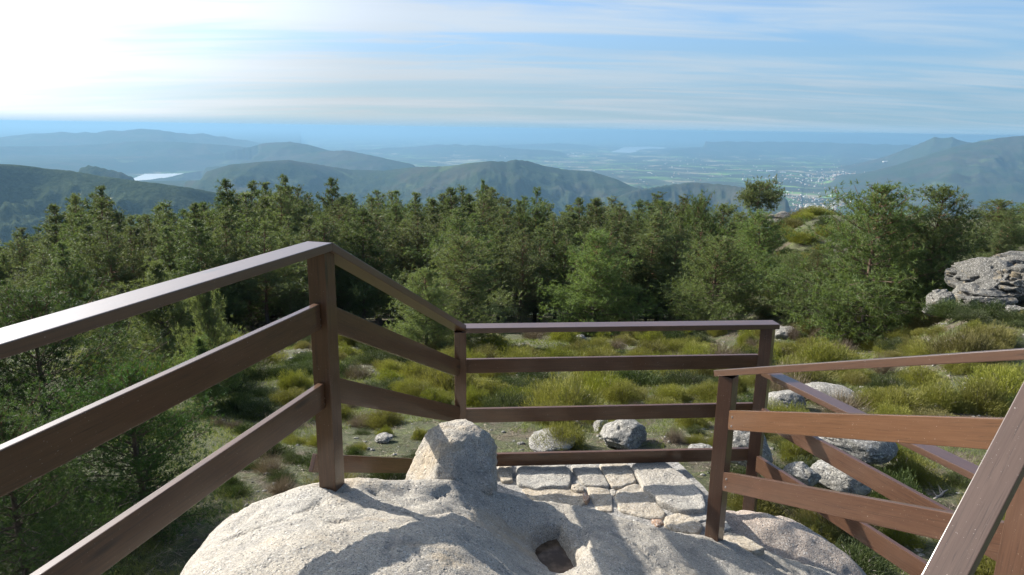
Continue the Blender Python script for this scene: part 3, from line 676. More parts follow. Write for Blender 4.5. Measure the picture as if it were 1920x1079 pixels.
# ------------------------------------------------------------------ timber railings
_uvc = [0]; ZF = 0.016            # all railings stand on the surveyed heights plus this
def timber(name, p0, p1, wdt, hgt, mat, parent=None, upv=(0, 0, 1), cut0=None, cut1=None, bev=0.003, warp=0.0):
    """a squared timber from p0 to p1; wdt across, hgt along upv; cut0 / cut1: normals of the end cuts"""
    p0 = Vector(p0)+Vector((0, 0, ZF)); p1 = Vector(p1)+Vector((0, 0, ZF)); d = (p1-p0); L = d.length; d.normalize()
    side = d.cross(Vector(upv)).normalized(); up = side.cross(d).normalized()
    bm = bmesh.new(); n = max(1, int(L/0.12)); rows = []
    for i in range(n+1):
        t = i/n; row = []
        for sx, sz in ((-1, -1), (1, -1), (1, 1), (-1, 1)):
            q = p0+d*(L*t)+side*(sx*wdt/2)+up*(sz*hgt/2)
            cn = cut0 if i == 0 else cut1 if i == n else None
            if cn is not None:
                cn = Vector(cn); base = p0 if i == 0 else p1; q = q-d*((q-base).dot(cn)/d.dot(cn))
            row.append(bm.verts.new(q))
        rows.append(row)
    for i in range(n):
        for k in range(4): bm.faces.new((rows[i][k], rows[i][(k+1) % 4], rows[i+1][(k+1) % 4], rows[i+1][k]))
    bm.faces.new(rows[0][::-1]); bm.faces.new(rows[-1])
    bmesh.ops.recalc_face_normals(bm, faces=bm.faces)
    ed = [e for e in bm.edges if len(e.link_faces) == 2 and e.calc_face_angle(0) > 0.5]
    bmesh.ops.bevel(bm, geom=ed, offset=bev, segments=2, affect='EDGES', profile=0.6)
    uv = bm.loops.layers.uv.new('uv'); _uvc[0] += 1; off = _uvc[0]*3.17
    for f in bm.faces:
        nf = f.normal; s_ = abs(nf.dot(side)) > abs(nf.dot(up))
        for lp in f.loops:
            r = lp.vert.co-p0; lp[uv].uv = (r.dot(d)+off, (r.dot(up) if s_ else r.dot(side)+0.3)+off)
        f.smooth = False
    me = bpy.data.meshes.new(name); bm.to_mesh(me); bm.free(); me.materials.append(mat)
    o = obj(name, me)
    if parent: set_child(o, parent)
    return o
def bracket(p, parent, d=(1, 0)):
    bm = bmesh.new(); bmesh.ops.create_cube(bm, size=1)
    for v in bm.verts: v.co = Vector((v.co.x*0.03, v.co.y*0.006, v.co.z*0.05))
    for k in (-0.013, 0.013):
        bmesh.ops.create_cone(bm, cap_ends=True, segments=8, radius1=0.005, radius2=0.004, depth=0.012, matrix=Matrix.Translation((0, -0.006, k))@Matrix.Rotation(pi/2, 4, 'X'))
    me = bpy.data.meshes.new('bracket'); bm.to_mesh(me); bm.free(); me.materials.append(M['steel'])
    o = obj('bracket', me, loc=p); o.rotation_euler = (0, 0, atan2(d[1], d[0])); set_child(o, parent); return o

PW = 0.082
P1 = (-0.800, 2.80); P2 = (-0.340, 4.356); P3 = (1.782, 4.557); P4 = (1.212, 3.586); P5 = (1.70, 2.00)
T1, T2, T4, T5 = -0.487, -1.300, -1.300, -0.640      # tops of the handrails
W, WR, WW = M['wood'], M['wood_red'], M['wood_worn']
def V3(p, z): return Vector((p[0], p[1], z))
d1 = (Vector(P1)-Vector((-1.15, 1.463))).normalized(); A0 = Vector(P1)-d1*3.6          # level rail going back past the camera's left
f1 = empty('railing', (P1[0], P1[1], -1.62)); tag(f1, 'level dark brown timber railing running up to the tall post at left', 'railing')
timber('post', V3(P1, -1.63), V3(P1, T1-0.035), PW, PW, W, f1, upv=(d1.x, d1.y, 0))
d12 = (Vector(P2)-Vector(P1)).normalized(); mit1 = (d1+d12).normalized()
d23 = (Vector(P3)-Vector(P2)).normalized(); mit2 = (d12+d23).normalized()
timber('handrail', V3(A0, T1-0.0175), V3(P1, T1-0.0175), 0.115, 0.035, M['wood_top'], f1, cut1=(mit1.x, mit1.y, 0))
gp = 0.048
for nm, z0, z1 in (('board', -0.740, -0.850), ('board', -1.092, -1.205)):
    timber(nm, V3(A0, (z0+z1)/2), V3(Vector(P1)-d1*gp, (z0+z1)/2), 0.028, z0-z1, W, f1)
    bracket((P1[0]-d1.x*0.048, P1[1]-d1.y*0.048-0.0, (z0+z1)/2-0.01), f1, d1)
pA = Vector(P1)-d1*2.1
timber('post', V3(pA, -1.75), V3(pA, T1-0.035), PW, PW, W, f1, upv=(d1.x, d1.y, 0))

f2 = empty('stair_railing', (P2[0], P2[1], -2.43)); tag(f2, 'short railing sloping down from the tall post to the corner post behind the pointed boulder', 'railing')
timber('post', V3(P2, -2.46), V3(P2, T2-0.035), 0.078, 0.078, W, f2, upv=(d23.x, d23.y, 0))
timber('handrail', V3(P1, T1-0.0175), V3(P2, T2-0.0175), 0.115, 0.035, M['wood_top'], f2, cut0=(mit1.x, mit1.y, 0), cut1=(mit2.x, mit2.y, 0))
for (a0, a1, b0, b1) in ((zpix(*P1, 574), zpix(*P1, 624), -1.55, -1.662), (zpix(*P1, 712), zpix(*P1, 757), -1.885, -1.99)):
    dd = Vector((P2[0]-P1[0], P2[1]-P1[1], (b0+b1)/2-(a0+a1)/2)); sA = Vector((P1[0], P1[1], (a0+a1)/2)); LL = dd.length
    timber('board', sA+dd*(0.048/LL), sA+dd*(1-0.047/LL), 0.028, 0.108, W, f2)
lb0, lb1 = at_y(586, 873, 3.62), at_y(775, 877, 4.62)
timber('kick_board', V3(lb0, float(lb0[2])), V3(lb1, float(lb1[2])), 0.028, 0.105, W, f2)

f3 = empty('landing_railing', (P3[0], P3[1], -2.80)); tag(f3, 'level railing along the far edge of the stone landing', 'railing')
P3e = Vector(P3)+d23*0.055
timber('post', V3(P3, -2.84), V3(P3, T2-0.035), 0.082, 0.082, WR, f3, upv=(0.82, -0.57, 0))
timber('handrail', V3(P2, T2-0.0175), V3(P3e, T2-0.0175), 0.115, 0.035, M['wood_top'], f3, cut0=(mit2.x, mit2.y, 0))
off = Vector((-d23.y, d23.x))*0.056
for (a0, a1, b0, b1) in ((-1.55, -1.65, -1.53, -1.64), (-1.912, -2.015, -1.90, -2.0), (-2.255, -2.35, -2.248, -2.345)):
    s_ = Vector(P2)+off-d23*0.05; e_ = Vector(P3)-d23*0.05+off*0.2
    timber('board' if a0 > -2.2 else 'kick_board', V3(s_, (a0+a1)/2), V3(e_, (b0+b1)/2), 0.028, a0-a1, W, f3)

f4 = empty('ramp_railing', (P4[0], P4[1], -2.33)); tag(f4, 'reddish brown railing rising from the landing towards the right edge', 'railing')
d45 = (Vector(P5)-Vector(P4)).normalized()
timber('post', V3(P4, -2.40), V3(P4, T4-0.035), 0.082, 0.082, WR, f4, upv=(0.75, -0.66, 0))
timber('post', V3(P5, -2.9), V3(P5, T5-0.035), 0.095, 0.095, WR, f4, upv=(d45.x, d45.y, 0))
hs = Vector(P4)-d45*0.07
sl45 = (T5-T4)/(Vector(P5)-Vector(P4)).length
timber('handrail', V3(hs, T4-0.0175-sl45*0.07), V3(P5, T5-0.0175), 0.10, 0.035, M['wood_red_top'], f4)
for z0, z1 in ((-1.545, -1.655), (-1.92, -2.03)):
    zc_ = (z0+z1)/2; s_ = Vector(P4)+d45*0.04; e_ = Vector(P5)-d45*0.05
    timber('board', V3(s_, zc_+sl45*.04), V3(e_, zc_+(T5-T4)-sl45*.05), 0.030, 0.108, M['wood_lit'] if z0 > -1.6 else WR, f4)

f5 = empty('brace_railing', (1.05, 1.52, -1.9)); tag(f5, 'worn flat topped handrail crossing steeply at the right edge', 'railing')
q0 = V3(P5, T5+0.003); dq = ray(1779, 1079); q1 = Vector(dq*1.93/(dq@CF)); dd = (q1-q0).normalized()
hr = timber('handrail', q0+dd*0.02, q0+dd*((q1-q0).length+0.55), 0.098, 0.040, WW, f5)
e5 = q0+dd*((q1-q0).length+0.45); timber('post', Vector((e5.x, e5.y, -2.4)), Vector((e5.x, e5.y, e5.z-0.03)), PW, PW, WR, f5)

f6 = empty('lower_railing', (1.82, 4.45, -3.0)); tag(f6, 'low railing slanting down behind the reddish one from the landing corner', 'railing')
def seg(a, za, b, zb):
    return V3(at_z(*a, za), za), V3(at_z(*b, zb), zb)
a_, b__ = seg((1438, 703), -1.62, (1828, 893), -1.60); b__ = a_+(b__-a_)*1.25
timber('handrail', a_, b__, 0.10, 0.035, M['wood_red_top'], f6)
hd = (b__-a_).normalized()
for (pa, pb, za, zb) in (((1424, 768), (1790, 980), -1.94, -1.90), ((1430, 866), (1700, 1065), -2.30, -2.24)):
    s_ = at_z(*pa, za); 
    s_ = Vector((a_.x-0.0, a_.y, za)); e_ = Vector((b__.x, b__.y, zb)); timber('board', s_, e_, 0.030, 0.115, WR, f6)
timber('post', Vector((b__.x, b__.y, -3.6)), Vector((b__.x, b__.y, b__.z-0.018)), PW, PW, WR, f6)

# screw heads where boards meet posts
def bolts(pts, parent, nrm):
    for p in pts:
        bm = bmesh.new(); q = Vector(nrm).normalized().to_track_quat('Z', 'Y').to_matrix().to_4x4()
        bmesh.ops.create_cone(bm, cap_ends=True, segments=10, radius1=0.0075, radius2=0.005, depth=0.006)
        me = bpy.data.meshes.new('bolt'); bm.to_mesh(me); bm.free(); me.materials.append(M['steel'])
        o = obj('bolt', me); o.matrix_world = Matrix.Translation(p)@q; bpy.context.view_layer.update(); set_child(o, parent)
def pt_on(P, a, n, z, off=0.0): return Vector((P[0]+a[0]*off+n[0], P[1]+a[1]*off+n[1], z+ZF))
nr1 = Vector((d1.y, -d1.x))                       # towards the platform
bolts([pt_on(P1, d1, -d1*0.083/2*1.02, z) for z in (-.77, -.82, -1.12, -1.175)], f1, (-d1.x, -d1.y, 0))
n4 = Vector((-0.66, -0.75)).normalized()
for z in (-1.575, -1.63, -1.95, -2.0): bolts([pt_on(P4, d45, Vector((d45.y, -d45.x))*-0.0155, z+sl45*.07, .085)], f4, (-d45.y*1, d45.x*1, 0))
for z in (-1.575, -1.63, -1.95, -2.0): bolts([pt_on(P4, d45, Vector((d45.y, -d45.x))*0.0155, z+sl45*.07, .085)], f4, (d45.y*1, -d45.x*1, 0))
# ------------------------------------------------------------------ pines
def unit(v): return v/(np.linalg.norm(v, axis=-1, keepdims=True)+1e-9)
def needles(P, D, K, L, wd, spread, rs, tw=0.5, droop=0.0):
    """brush of K thin needle blades round each twig end P pointing along D"""
    n = len(P); P = np.repeat(P, K, 0); D = np.repeat(D, K, 0); N = n*K
    u = rs.rand(N, 1); rnd = unit(rs.normal(size=(N, 3)))
    base = P + D*(u*tw*L[0] if isinstance(L, tuple) else u*tw*L)
    LL = (L[0] if isinstance(L, tuple) else L)*rs.uniform(0.65, 1.15, (N, 1))
    dr = unit(D*(1-spread)+rnd*spread); tipp = base+dr*LL; tipp[:, 2] -= droop*LL[:, 0]
    sd = unit(np.cross(dr, unit(rs.normal(size=(N, 3)))))*wd*rs.uniform(.7, 1.3, (N, 1))/2
    V = np.stack([base-sd, base+sd, tipp], 1).reshape(-1, 3)
    return V, np.arange(N*3).reshape(-1, 3)
def pine(seed, H, R, cb, nwh, per, tufts, K, L, wd, prof, dead=0, lean=0.0, needle='needle_forest', spread=.62, subs=5, up=0.35, gap=0.0, trunk_r=None):
    rs = np.random.RandomState(seed)
    n = 14; tz = np.linspace(0, H*0.985, n)
    wob = np.cumsum(rs.normal(size=(n, 2))*0.012*H*0.25, 0); wob[0] = 0
    T = np.stack([wob[:, 0]+lean*tz**1.3*0.05, wob[:, 1], tz], 1)
    r0_ = trunk_r or H*0.016
    parts = [tube(np.vstack([[T[0, 0], T[0, 1], -0.5], T]), np.concatenate([[r0_*1.5], r0_*(1.25-1.2*tz/H)+0.006]), 7)]
    P, D, tint = [], [], []
    for i in range(nwh):
        t = (i+rs.rand()*0.6)/nwh; h = H*(cb+(1-cb)*t**0.92)
        rr_ = R*prof(t)*rs.uniform(0.72, 1.18)
        k = per if t < .9 else max(3, per-1)
        a0 = rs.rand()*6.28
        for j in range(k):
            if rs.rand() < gap: continue
            a = a0+j*2*pi/k+rs.normal()*0.3; br = rr_*rs.uniform(0.5, 1.25)
            el = up*(0.2+1.7*t)+rs.normal()*0.14
            m_ = 6; s = np.linspace(0, 1, m_)
            c = np.array([np.interp(h, tz, T[:, 0]), np.interp(h, tz, T[:, 1]), h])
            d0 = np.array([cos(a)*cos(el), sin(a)*cos(el), sin(el)])
            path = c+d0*s[:, None]*br; path[:, 2] += (s**2)*br*0.16*(1 if t > .35 else .2)-(s*(1-s))*br*0.12
            path += rs.normal(size=path.shape)*0.03*br*s[:, None]
            parts.append(tube(path, (r0_*0.26*(1-t*.6))*(1.05-s)+0.004, 4))
            ns = int(subs*(0.5+br/R))
            tips = [(path[-1], unit(path[-1]-path[-2]), br*.2)]
            for q in range(ns):
                u_ = rs.uniform(0.28, 0.98); b0 = np.array([np.interp(u_, s, path[:, x]) for x in range(3)])
                sa = a+rs.choice([-1, 1])*rs.uniform(.5, 1.15); se = el+rs.uniform(-.15, .6)
                sl_ = br*rs.uniform(.16, .36)*(1.25-u_*.6)
                dd_ = np.array([cos(sa)*cos(se), sin(sa)*cos(se), sin(se)])
                tips.append((b0+dd_*sl_, dd_, sl_))
                if q % 2 == 0: parts.append(tube(np.array([b0, b0+dd_*sl_*.55, b0+dd_*sl_]), np.array([.011, .007, .003])*H/8+.002, 3))
            for tp, td, tl in tips:
                m2 = max(1, int(tufts*rs.uniform(.6, 1.3)*min((tl/(.23*R))**1.3, 2.2)))
                pp = tp-td*rs.rand(m2, 1)*tl*1.3+rs.normal(size=(m2, 3))*tl*0.42
                dd2 = unit(td+rs.normal(size=(m2, 3))*0.45+np.array([0, 0, .45]))
                P.append(pp); D.append(dd2); tint.append(np.full(m2, rs.rand()))
    # leading shoot
    m2 = int(tufts*1.6); zz_ = rs.uniform(.93, 1.0, m2)
    P.append(np.stack([np.interp(H*zz_, tz, T[:, 0]), np.interp(H*zz_, tz, T[:, 1]), H*zz_], 1)+rs.normal(size=(m2, 3))*R*.035)
    D.append(unit(rs.normal(size=(m2, 3))*.5+np.array([0, 0, 1]))); tint.append(np.full(m2, .6))
    P = np.concatenate(P); D = np.concatenate(D); tint = np.concatenate(tint)
    V, Tq = needles(P, D, K, L, wd, spread, rs)
    tn = np.repeat(np.clip(tint*.7+rs.rand(len(tint))*.3, 0, 1), K*3)
    axis = np.stack([np.interp(P[:, 2], tz, T[:, 0]), np.interp(P[:, 2], tz, T[:, 1])], 1)
    tip = np.tile([0., 0., 1.], len(P)*K)*np.repeat(rs.uniform(.2, 1, len(P)*K), 3)
    for q in range(dead):
        h = H*rs.uniform(0.08, max(cb+.12, .15)); a = rs.rand()*6.28; l_ = R*rs.uniform(.25, .7); s = np.linspace(0, 1, 4)[:, None]
        c = np.array([np.interp(h, tz, T[:, 0]), np.interp(h, tz, T[:, 1]), h])
        path = c+np.array([cos(a), sin(a), rs.uniform(-.25, .35)])*s*l_+rs.normal(size=(4, 3))*.04*l_
        parts.append(tube(path, np.linspace(.02, .005, 4)*H/9, 3))
    TV, TQ = join(parts)
    cm_ = mesh_np('crown', V, Tq, M[needle], attr={'tint': tn, 'tip': tip})
    tm_ = mesh_np('trunk', TV, TQ, M['bark'], smooth=True)
    return cm_, tm_, H, R
pf_forest = lambda t: (0.6+0.4*min(t/.2, 1))*(1-max(t-.2, 0)/.8*0.93)**0.85
pf_round = lambda t: (0.6+0.4*min(t/.25, 1))*(1-max(t-.3, 0)/.7*0.97)**0.76
pf_open = lambda t: (0.72+0.28*min(t/.18, 1))*(1-max(t-.12, 0)/.88)**0.62+0.05
pf_umb = lambda t: 1.0-0.45*t
FOREST = [pine(100+i, 11, (2.2, 2.6, 2.1, 2.4, 2.3, 2.7)[i], (.16, .28, .10, .20, .34, .14)[i], (24, 21, 25, 20, 18, 22)[i], 6, 10, 8, .23, .036, (pf_forest, pf_round)[i % 2], dead=26, trunk_r=.115, subs=6, gap=(.05, .1, .05, .16, .22, .08)[i], lean=(.3, -.4, 0, .2, -.3, .1)[i]) for i in range(6)]
OPENP = [pine(200+i, 6, (2.45, 2.2, 2.6)[i], .04, 22, 7, 9, 10, .17, .021, pf_open, needle='needle_open', subs=8, gap=.04, spread=.6, dead=4) for i in range(3)]
SMALL = [pine(300+i, 3.0, (1.15, 1.3)[i], .08, 15, 6, 9, 12, .12, .012, pf_open, needle='needle_open', subs=7, gap=.08, spread=.55, up=.75, trunk_r=.055) for i in range(2)]
NEARP = [pine(400+i, 4.2, (2.3, 2.1)[i], .02, 18, 7, 13, 12, .10, .0085, pf_open, needle='needle_near', subs=9, gap=.05, spread=.55, up=.5, trunk_r=.07, dead=10) for i in range(2)]
UMB = pine(500, 6.5, 2.7, .78, 5, 8, 10, 12, .22, .034, pf_umb, needle='needle_forest', subs=8, gap=.12, up=.02, trunk_r=.16, dead=3)
def plant_pine(kind, loc, H, label, group=None, wide=1.0, rz=0.0, name='pine_tree'):
    cmh, tmh, H0, R0 = kind; s = H/H0
    e = empty(name, loc, rz, (s*wide, s*wide, s)); obj('crown', cmh, e); obj('trunk', tmh, e)
    return tag(e, label, 'tree', group)
random.seed(4)
SKYL = [(-700, 440), (-300, 440), (0, 432), (60, 430), (100, 405), (150, 368), (205, 352), (235, 368), (290, 392), (330, 376), (370, 368), (400, 366), (440, 345), (500, 340), (550, 336), (575, 350), (605, 372), (630, 342), (660, 352), (700, 352),
        (760, 364), (850, 356), (905, 342), (940, 366), (980, 356), (1040, 366), (1110, 366), (1150, 362), (1230, 368), (1300, 372), (1360, 384), (1420, 412), (1560, 412), (1600, 400), (1650, 402), (1700, 402), (1780, 392), (1850, 378), (1920, 384), (2100, 384), (2500, 390)]
sx_, sy_ = zip(*SKYL)
def forest_label(px, row):
    z = ('at the far left edge', 'above the left end of the handrail', 'above the middle of the left handrail', 'left of the tall post', 'just left of the tall post', 'just right of the tall post', 'above the sloping handrail',
         'behind the pale standalone pine', 'in the dark gap of the forest centre', 'behind the reddish trunked pine', 'between the two round pines', 'behind the round bushy pine')
    e = (110, 230, 350, 470, 590, 700, 800, 900, 1020, 1130, 1230, 1330)
    w = ('front row pine', 'second row pine', 'back row pine', 'rearmost pine topping the skyline', 'deep forest pine in the shade')[row]
    if px > 1330:
        p = 'on the rise left of the umbrella pine' if px < 1400 else 'on the rise behind the spreading pines' if px < 1760 else 'on the rise behind the right edge boulders'
        return f'{w} {p}', f'{w}s {p}'
    for a, b in zip(e, z):
        if px < a: return f'{w} {b}', f'{w}s {b}'
fi = 0
for row, (Y0, step, d0, d1_, jit) in enumerate(((44, 40, 34, 78, 3.5), (54, 34, 8, 46, 3), (66, 34, -4, 34, 3.5), (80, 40, -2, 26, 4), (97, 34, 24, 60, 5))):
    px = -330.
    while px < 2260:
        px += step*random.uniform(.75, 1.25)*(1.0 if -80 < px < 2000 else 2.2)
        Y = Y0+random.uniform(-jit, jit)
        p = at_y(px, 500, Y); 
        if 1330 < px < 1600: continue
        if px > 1600 and Y0 < 60: Y *= 0.85
        if 700 < px < 1330 and Y0 == 44: Y += 3
        p = at_y(px, 500, Y); g = float(ground_z(p[0], Y))
        top = np.interp(px, sx_, sy_)+random.uniform(d0, d1_)
        H = zpix(p[0], Y, top)-g
        if H < 3 or (px > 1330 and H < 3.2): continue
        H = min(H, 15.5)
        lb, gr = forest_label(px, row)
        plant_pine(FOREST[(fi*5+fi//7) % 6] if not (px > 1330) else (OPENP+FOREST)[fi % 9], (p[0], Y, g-.05), H, lb, gr, wide=random.uniform(1.0, 1.45), rz=random.random()*6.28); fi += 1
# sky-piercing leaders that show on the outline of the forest
for px, top, Y, wd_, lb in ((205, 350, 58, 1.0, 'tallest pointed pine on the skyline at the far left'), (150, 367, 60, .8, 'thin topped pine left of the tallest far left pine'), (443, 338, 55, 1.0, 'bushy topped pine on the skyline left of the two spires'),
                            (508, 342, 56, .95, 'spired pine right beside the tallest rounded pine of the left forest'), (552, 331, 54, 1.05, 'tallest rounded pine of the forest left of the tall post'), (630, 337, 57, 1.0, 'single tall pine on the skyline just right of the tall post'),
                            (905, 338, 60, .45, 'thin pale half bare pine spire above the forest centre'), (1003, 355, 56, .9, 'pine with a bare grey leader at the forest centre')):
    p = at_y(px, 500, Y); g = float(ground_z(p[0], Y)); plant_pine(FOREST[fi*2 % 6], (p[0], Y, g-.05), zpix(p[0], Y, top)-g, lb, wide=wd_, rz=fi*1.3); fi += 1
def open_pine(kind, px, base, top, wpx, label, rz=0, Y=None):
    g = gpt(px, base) if Y is None else gat(px, Y)
    H = zpix(g[0], g[1], top)-g[2]; W = wpx*float(g@CF)/F; s = H/kind[2]
    return plant_pine(kind, (g[0], g[1], g[2]-.05), H, label, wide=max(.6, min(1.7, W/(2*kind[3]*s*.95))), rz=rz)
open_pine(OPENP[0], 868, 655, 450, 215, 'pale green bushy pine standing alone right behind the sloping handrail', .4)
open_pine(OPENP[1], 800, 668, 505, 120, 'low branched pine partly hidden behind the sloping handrail', 2.0)
open_pine(OPENP[1], 1112, 628, 436, 170, 'open grown pine with a reddish trunk left of centre right', 1.0)
open_pine(OPENP[2], 1332, 622, 446, 185, 'round bushy pine directly above the landing handrail right end', 2.2)
open_pine(FOREST[1], 1232, 600, 366, 190, 'tall pine with an orange bare trunk between the two round pines', .7)
open_pine(OPENP[2], 1612, 646, 352, 290, 'largest spreading pine with long low boughs at right', 3.0)
open_pine(OPENP[0], 1515, 612, 470, 150, 'low wide pine at the left foot of the largest spreading pine', 4.4)
open_pine(OPENP[1], 1728, 606, 354, 185, 'tall wide pine left of the big right hand boulders', 5.1)
open_pine(OPENP[0], 1690, 598, 430, 150, 'half bare greyish pine between the two largest right hand pines', 1.7)
open_pine(OPENP[1], 1843, 500, 376, 150, 'rounded pine rising just behind the big right hand boulders', 1.2, Y=48)
open_pine(OPENP[2], 1925, 490, 384, 150, 'pine at the right edge behind the big boulders', 2.2, Y=52)
open_pine(OPENP[0], 1415, 560, 402, 150, 'dark pine in shade below the rocky crag', .9, Y=46)
open_pine(OPENP[2], 1480, 590, 478, 130, 'dense dark pine left behind the largest spreading pine', .2, Y=38)
for px, top, Y, k_, lb in ((1295, 376, 62, 0, 'rounded pine on the skyline well left of the umbrella pine'), (1345, 386, 66, 1, 'pine on the skyline nearer the umbrella pine'), (1378, 400, 70, 2, 'low pine directly left of the umbrella pine'),
                           (1440, 428, 56, 0, 'dark pine below the skyline crag'), (1392, 430, 52, 1, 'pine in the hollow under the umbrella pine'), (1535, 428, 60, 2, 'pine right of the skyline crag'), (1480, 470, 47, 2, 'low dense pine at the end of the scrubby slope')):
    open_pine(OPENP[k_], px, 0, top, 130, lb, px*.1, Y=Y)
g = gat(1406, 84); ht = zpix(g[0], 84, 347)-g[2]
plant_pine(UMB, g, ht, 'lone flat topped umbrella pine on the skyline beside the rocky crag', wide=1.1*6.5/ht, rz=.4)
# smaller pines below the left railing
open_pine(SMALL[0], 300, 712, 505, 175, 'small pine with upturned tufts showing above and below the left handrail', .5, Y=15.5)
open_pine(SMALL[1], 208, 735, 560, 120, 'small pale pine left of the upturned tufted one', 1.5, Y=17)
open_pine(SMALL[1], 405, 752, 548, 125, 'small pale green pine between the upper board and the handrail', 2.5)
open_pine(SMALL[0], 385, 775, 640, 120, 'dark little pine on a leaning stem under the upper board', 3.5)
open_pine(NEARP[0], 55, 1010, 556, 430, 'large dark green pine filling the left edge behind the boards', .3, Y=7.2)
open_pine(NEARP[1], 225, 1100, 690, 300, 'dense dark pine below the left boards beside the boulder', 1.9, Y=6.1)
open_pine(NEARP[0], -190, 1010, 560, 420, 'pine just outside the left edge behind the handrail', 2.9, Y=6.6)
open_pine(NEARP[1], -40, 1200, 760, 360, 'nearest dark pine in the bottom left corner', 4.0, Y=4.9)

# ------------------------------------------------------------------ shrubs
def shrub(seed, kind, n, R, H, L, wd, mat, upw=.8, base_n=26, flat=1.0, inner=.35, name='stems'):
    rs = np.random.RandomState(seed)
    a = rs.rand(n)*2*pi; c = rs.rand(n)**.6; el = np.arcsin(np.clip(rs.rand(n), 0, 1))
    rad = rs.uniform(inner, .96, n)
    lump = 1+.34*vnoise(a*1.6+seed, el*2.4+seed)+.12*vnoise(a*5+seed, el*6)
    D = np.stack([np.cos(a)*np.cos(el), np.sin(a)*np.cos(el), np.sin(el)], 1)
    P = D*(rad*lump)[:, None]*np.array([R, R, H*.82]); P[:, 2] = np.abs(P[:, 2])
    dr = unit(D*(1-upw)+np.array([0, 0, upw])+rs.normal(size=(n, 3))*.20)
    LL = L*rs.uniform(.5, 1.2, (n, 1)); mid = P+dr*LL*.55+rs.normal(size=(n, 3))*.02*L; tip = P+unit(dr+rs.normal(size=(n, 3))*.25)*LL
    sd = unit(np.cross(dr, rs.normal(size=(n, 3))))*wd/2
    V = np.stack([P-sd, P+sd, mid+sd*.8, mid-sd*.8, tip], 1).reshape(-1, 3)
    b = np.arange(n)[:, None]*5
    Q = b+np.array([[0, 1, 2, 3]]); T = b+np.array([[3, 2, 4]])
    tn = np.repeat(np.clip(.5+.5*vnoise(P[:, 0]*5/R+seed, P[:, 1]*5/R, P[:, 2]*5/R)+rs.normal(size=n)*.2, 0, 1), 5)
    tipa = np.tile([0, 0, .5, .5, 1.], n)*np.repeat(rad*rs.uniform(.2, 1, n), 5)
    fol = mesh_np(name, V, [Q, T], M[mat], attr={'tint': tn, 'tip': tipa})
    parts = []
    for i in range(base_n):
        aa = rs.rand()*6.28; l = rs.uniform(.3, .85); s = np.linspace(0, 1, 4)[:, None]
        ee = rs.uniform(.45, 1.35); e = np.array([cos(aa)*cos(ee)*R, sin(aa)*cos(ee)*R, sin(ee)*H*.85])*(.55+.3*l); bpt = np.array([cos(aa), sin(aa), 0])*R*.08
        pth = bpt+(e-bpt)*s; pth[:, 2] = H*.02+(e[2])*s[:, 0]**.8-.05*(s[:, 0] == 0); parts.append(tube(pth+rs.normal(size=(4, 3))*.015*R, np.linspace(.012, .004, 4), 3))
    TV, TQ = join(parts); return fol, mesh_np('woody_base', TV, TQ, M['deadwood'])
BR = [shrub(1+i, 'b', 12000, .75, .66, .085, .0078, 'broom', .45) for i in range(3)]
BB = [shrub(11+i, 'b', 12000, .75, .66, .085, .0078, 'broom_bright', .48) for i in range(2)]
DK = [shrub(21+i, 'b', 9000, .7, .55, .07, .0085, 'heather', .35) for i in range(2)]
DR = [shrub(31+i, 'b', 1500, .6, .62, .34, .0062, 'dry_twig', .45, base_n=34, inner=.2) for i in range(2)]
KN = {'broom': (BR, 'broom_bush'), 'bright': (BB, 'broom_bush'), 'dark': (DK, 'heath_bush'), 'dry': (DR, 'dry_bush')}
shr_n = 0; placed = []
def bush(kind, px, base, wpx, hpx, label, group=None, P=None):
    global shr_n
    protos, nm = KN[kind]; fo, wo = protos[shr_n % len(protos)]; shr_n += 1
    p = gpt(px, base) if P is None else P
    d = float(np.array(p)@CF) if P is None else None
    if P is None: Wd, Hh = wpx*d/F, hpx*d/F
    else: Wd, Hh = wpx, hpx
    e = empty(nm, (p[0], p[1]+(Wd*.3 if P is None else 0), p[2]-.04), random.random()*6.28, (Wd/1.75, Wd/1.75, Hh/.86)); obj('stems', fo, e); obj('woody_base', wo, e)
    placed.append((p[0], p[1]+(Wd*.3 if P is None else 0), Wd/2)); return tag(e, label, 'bush', group)
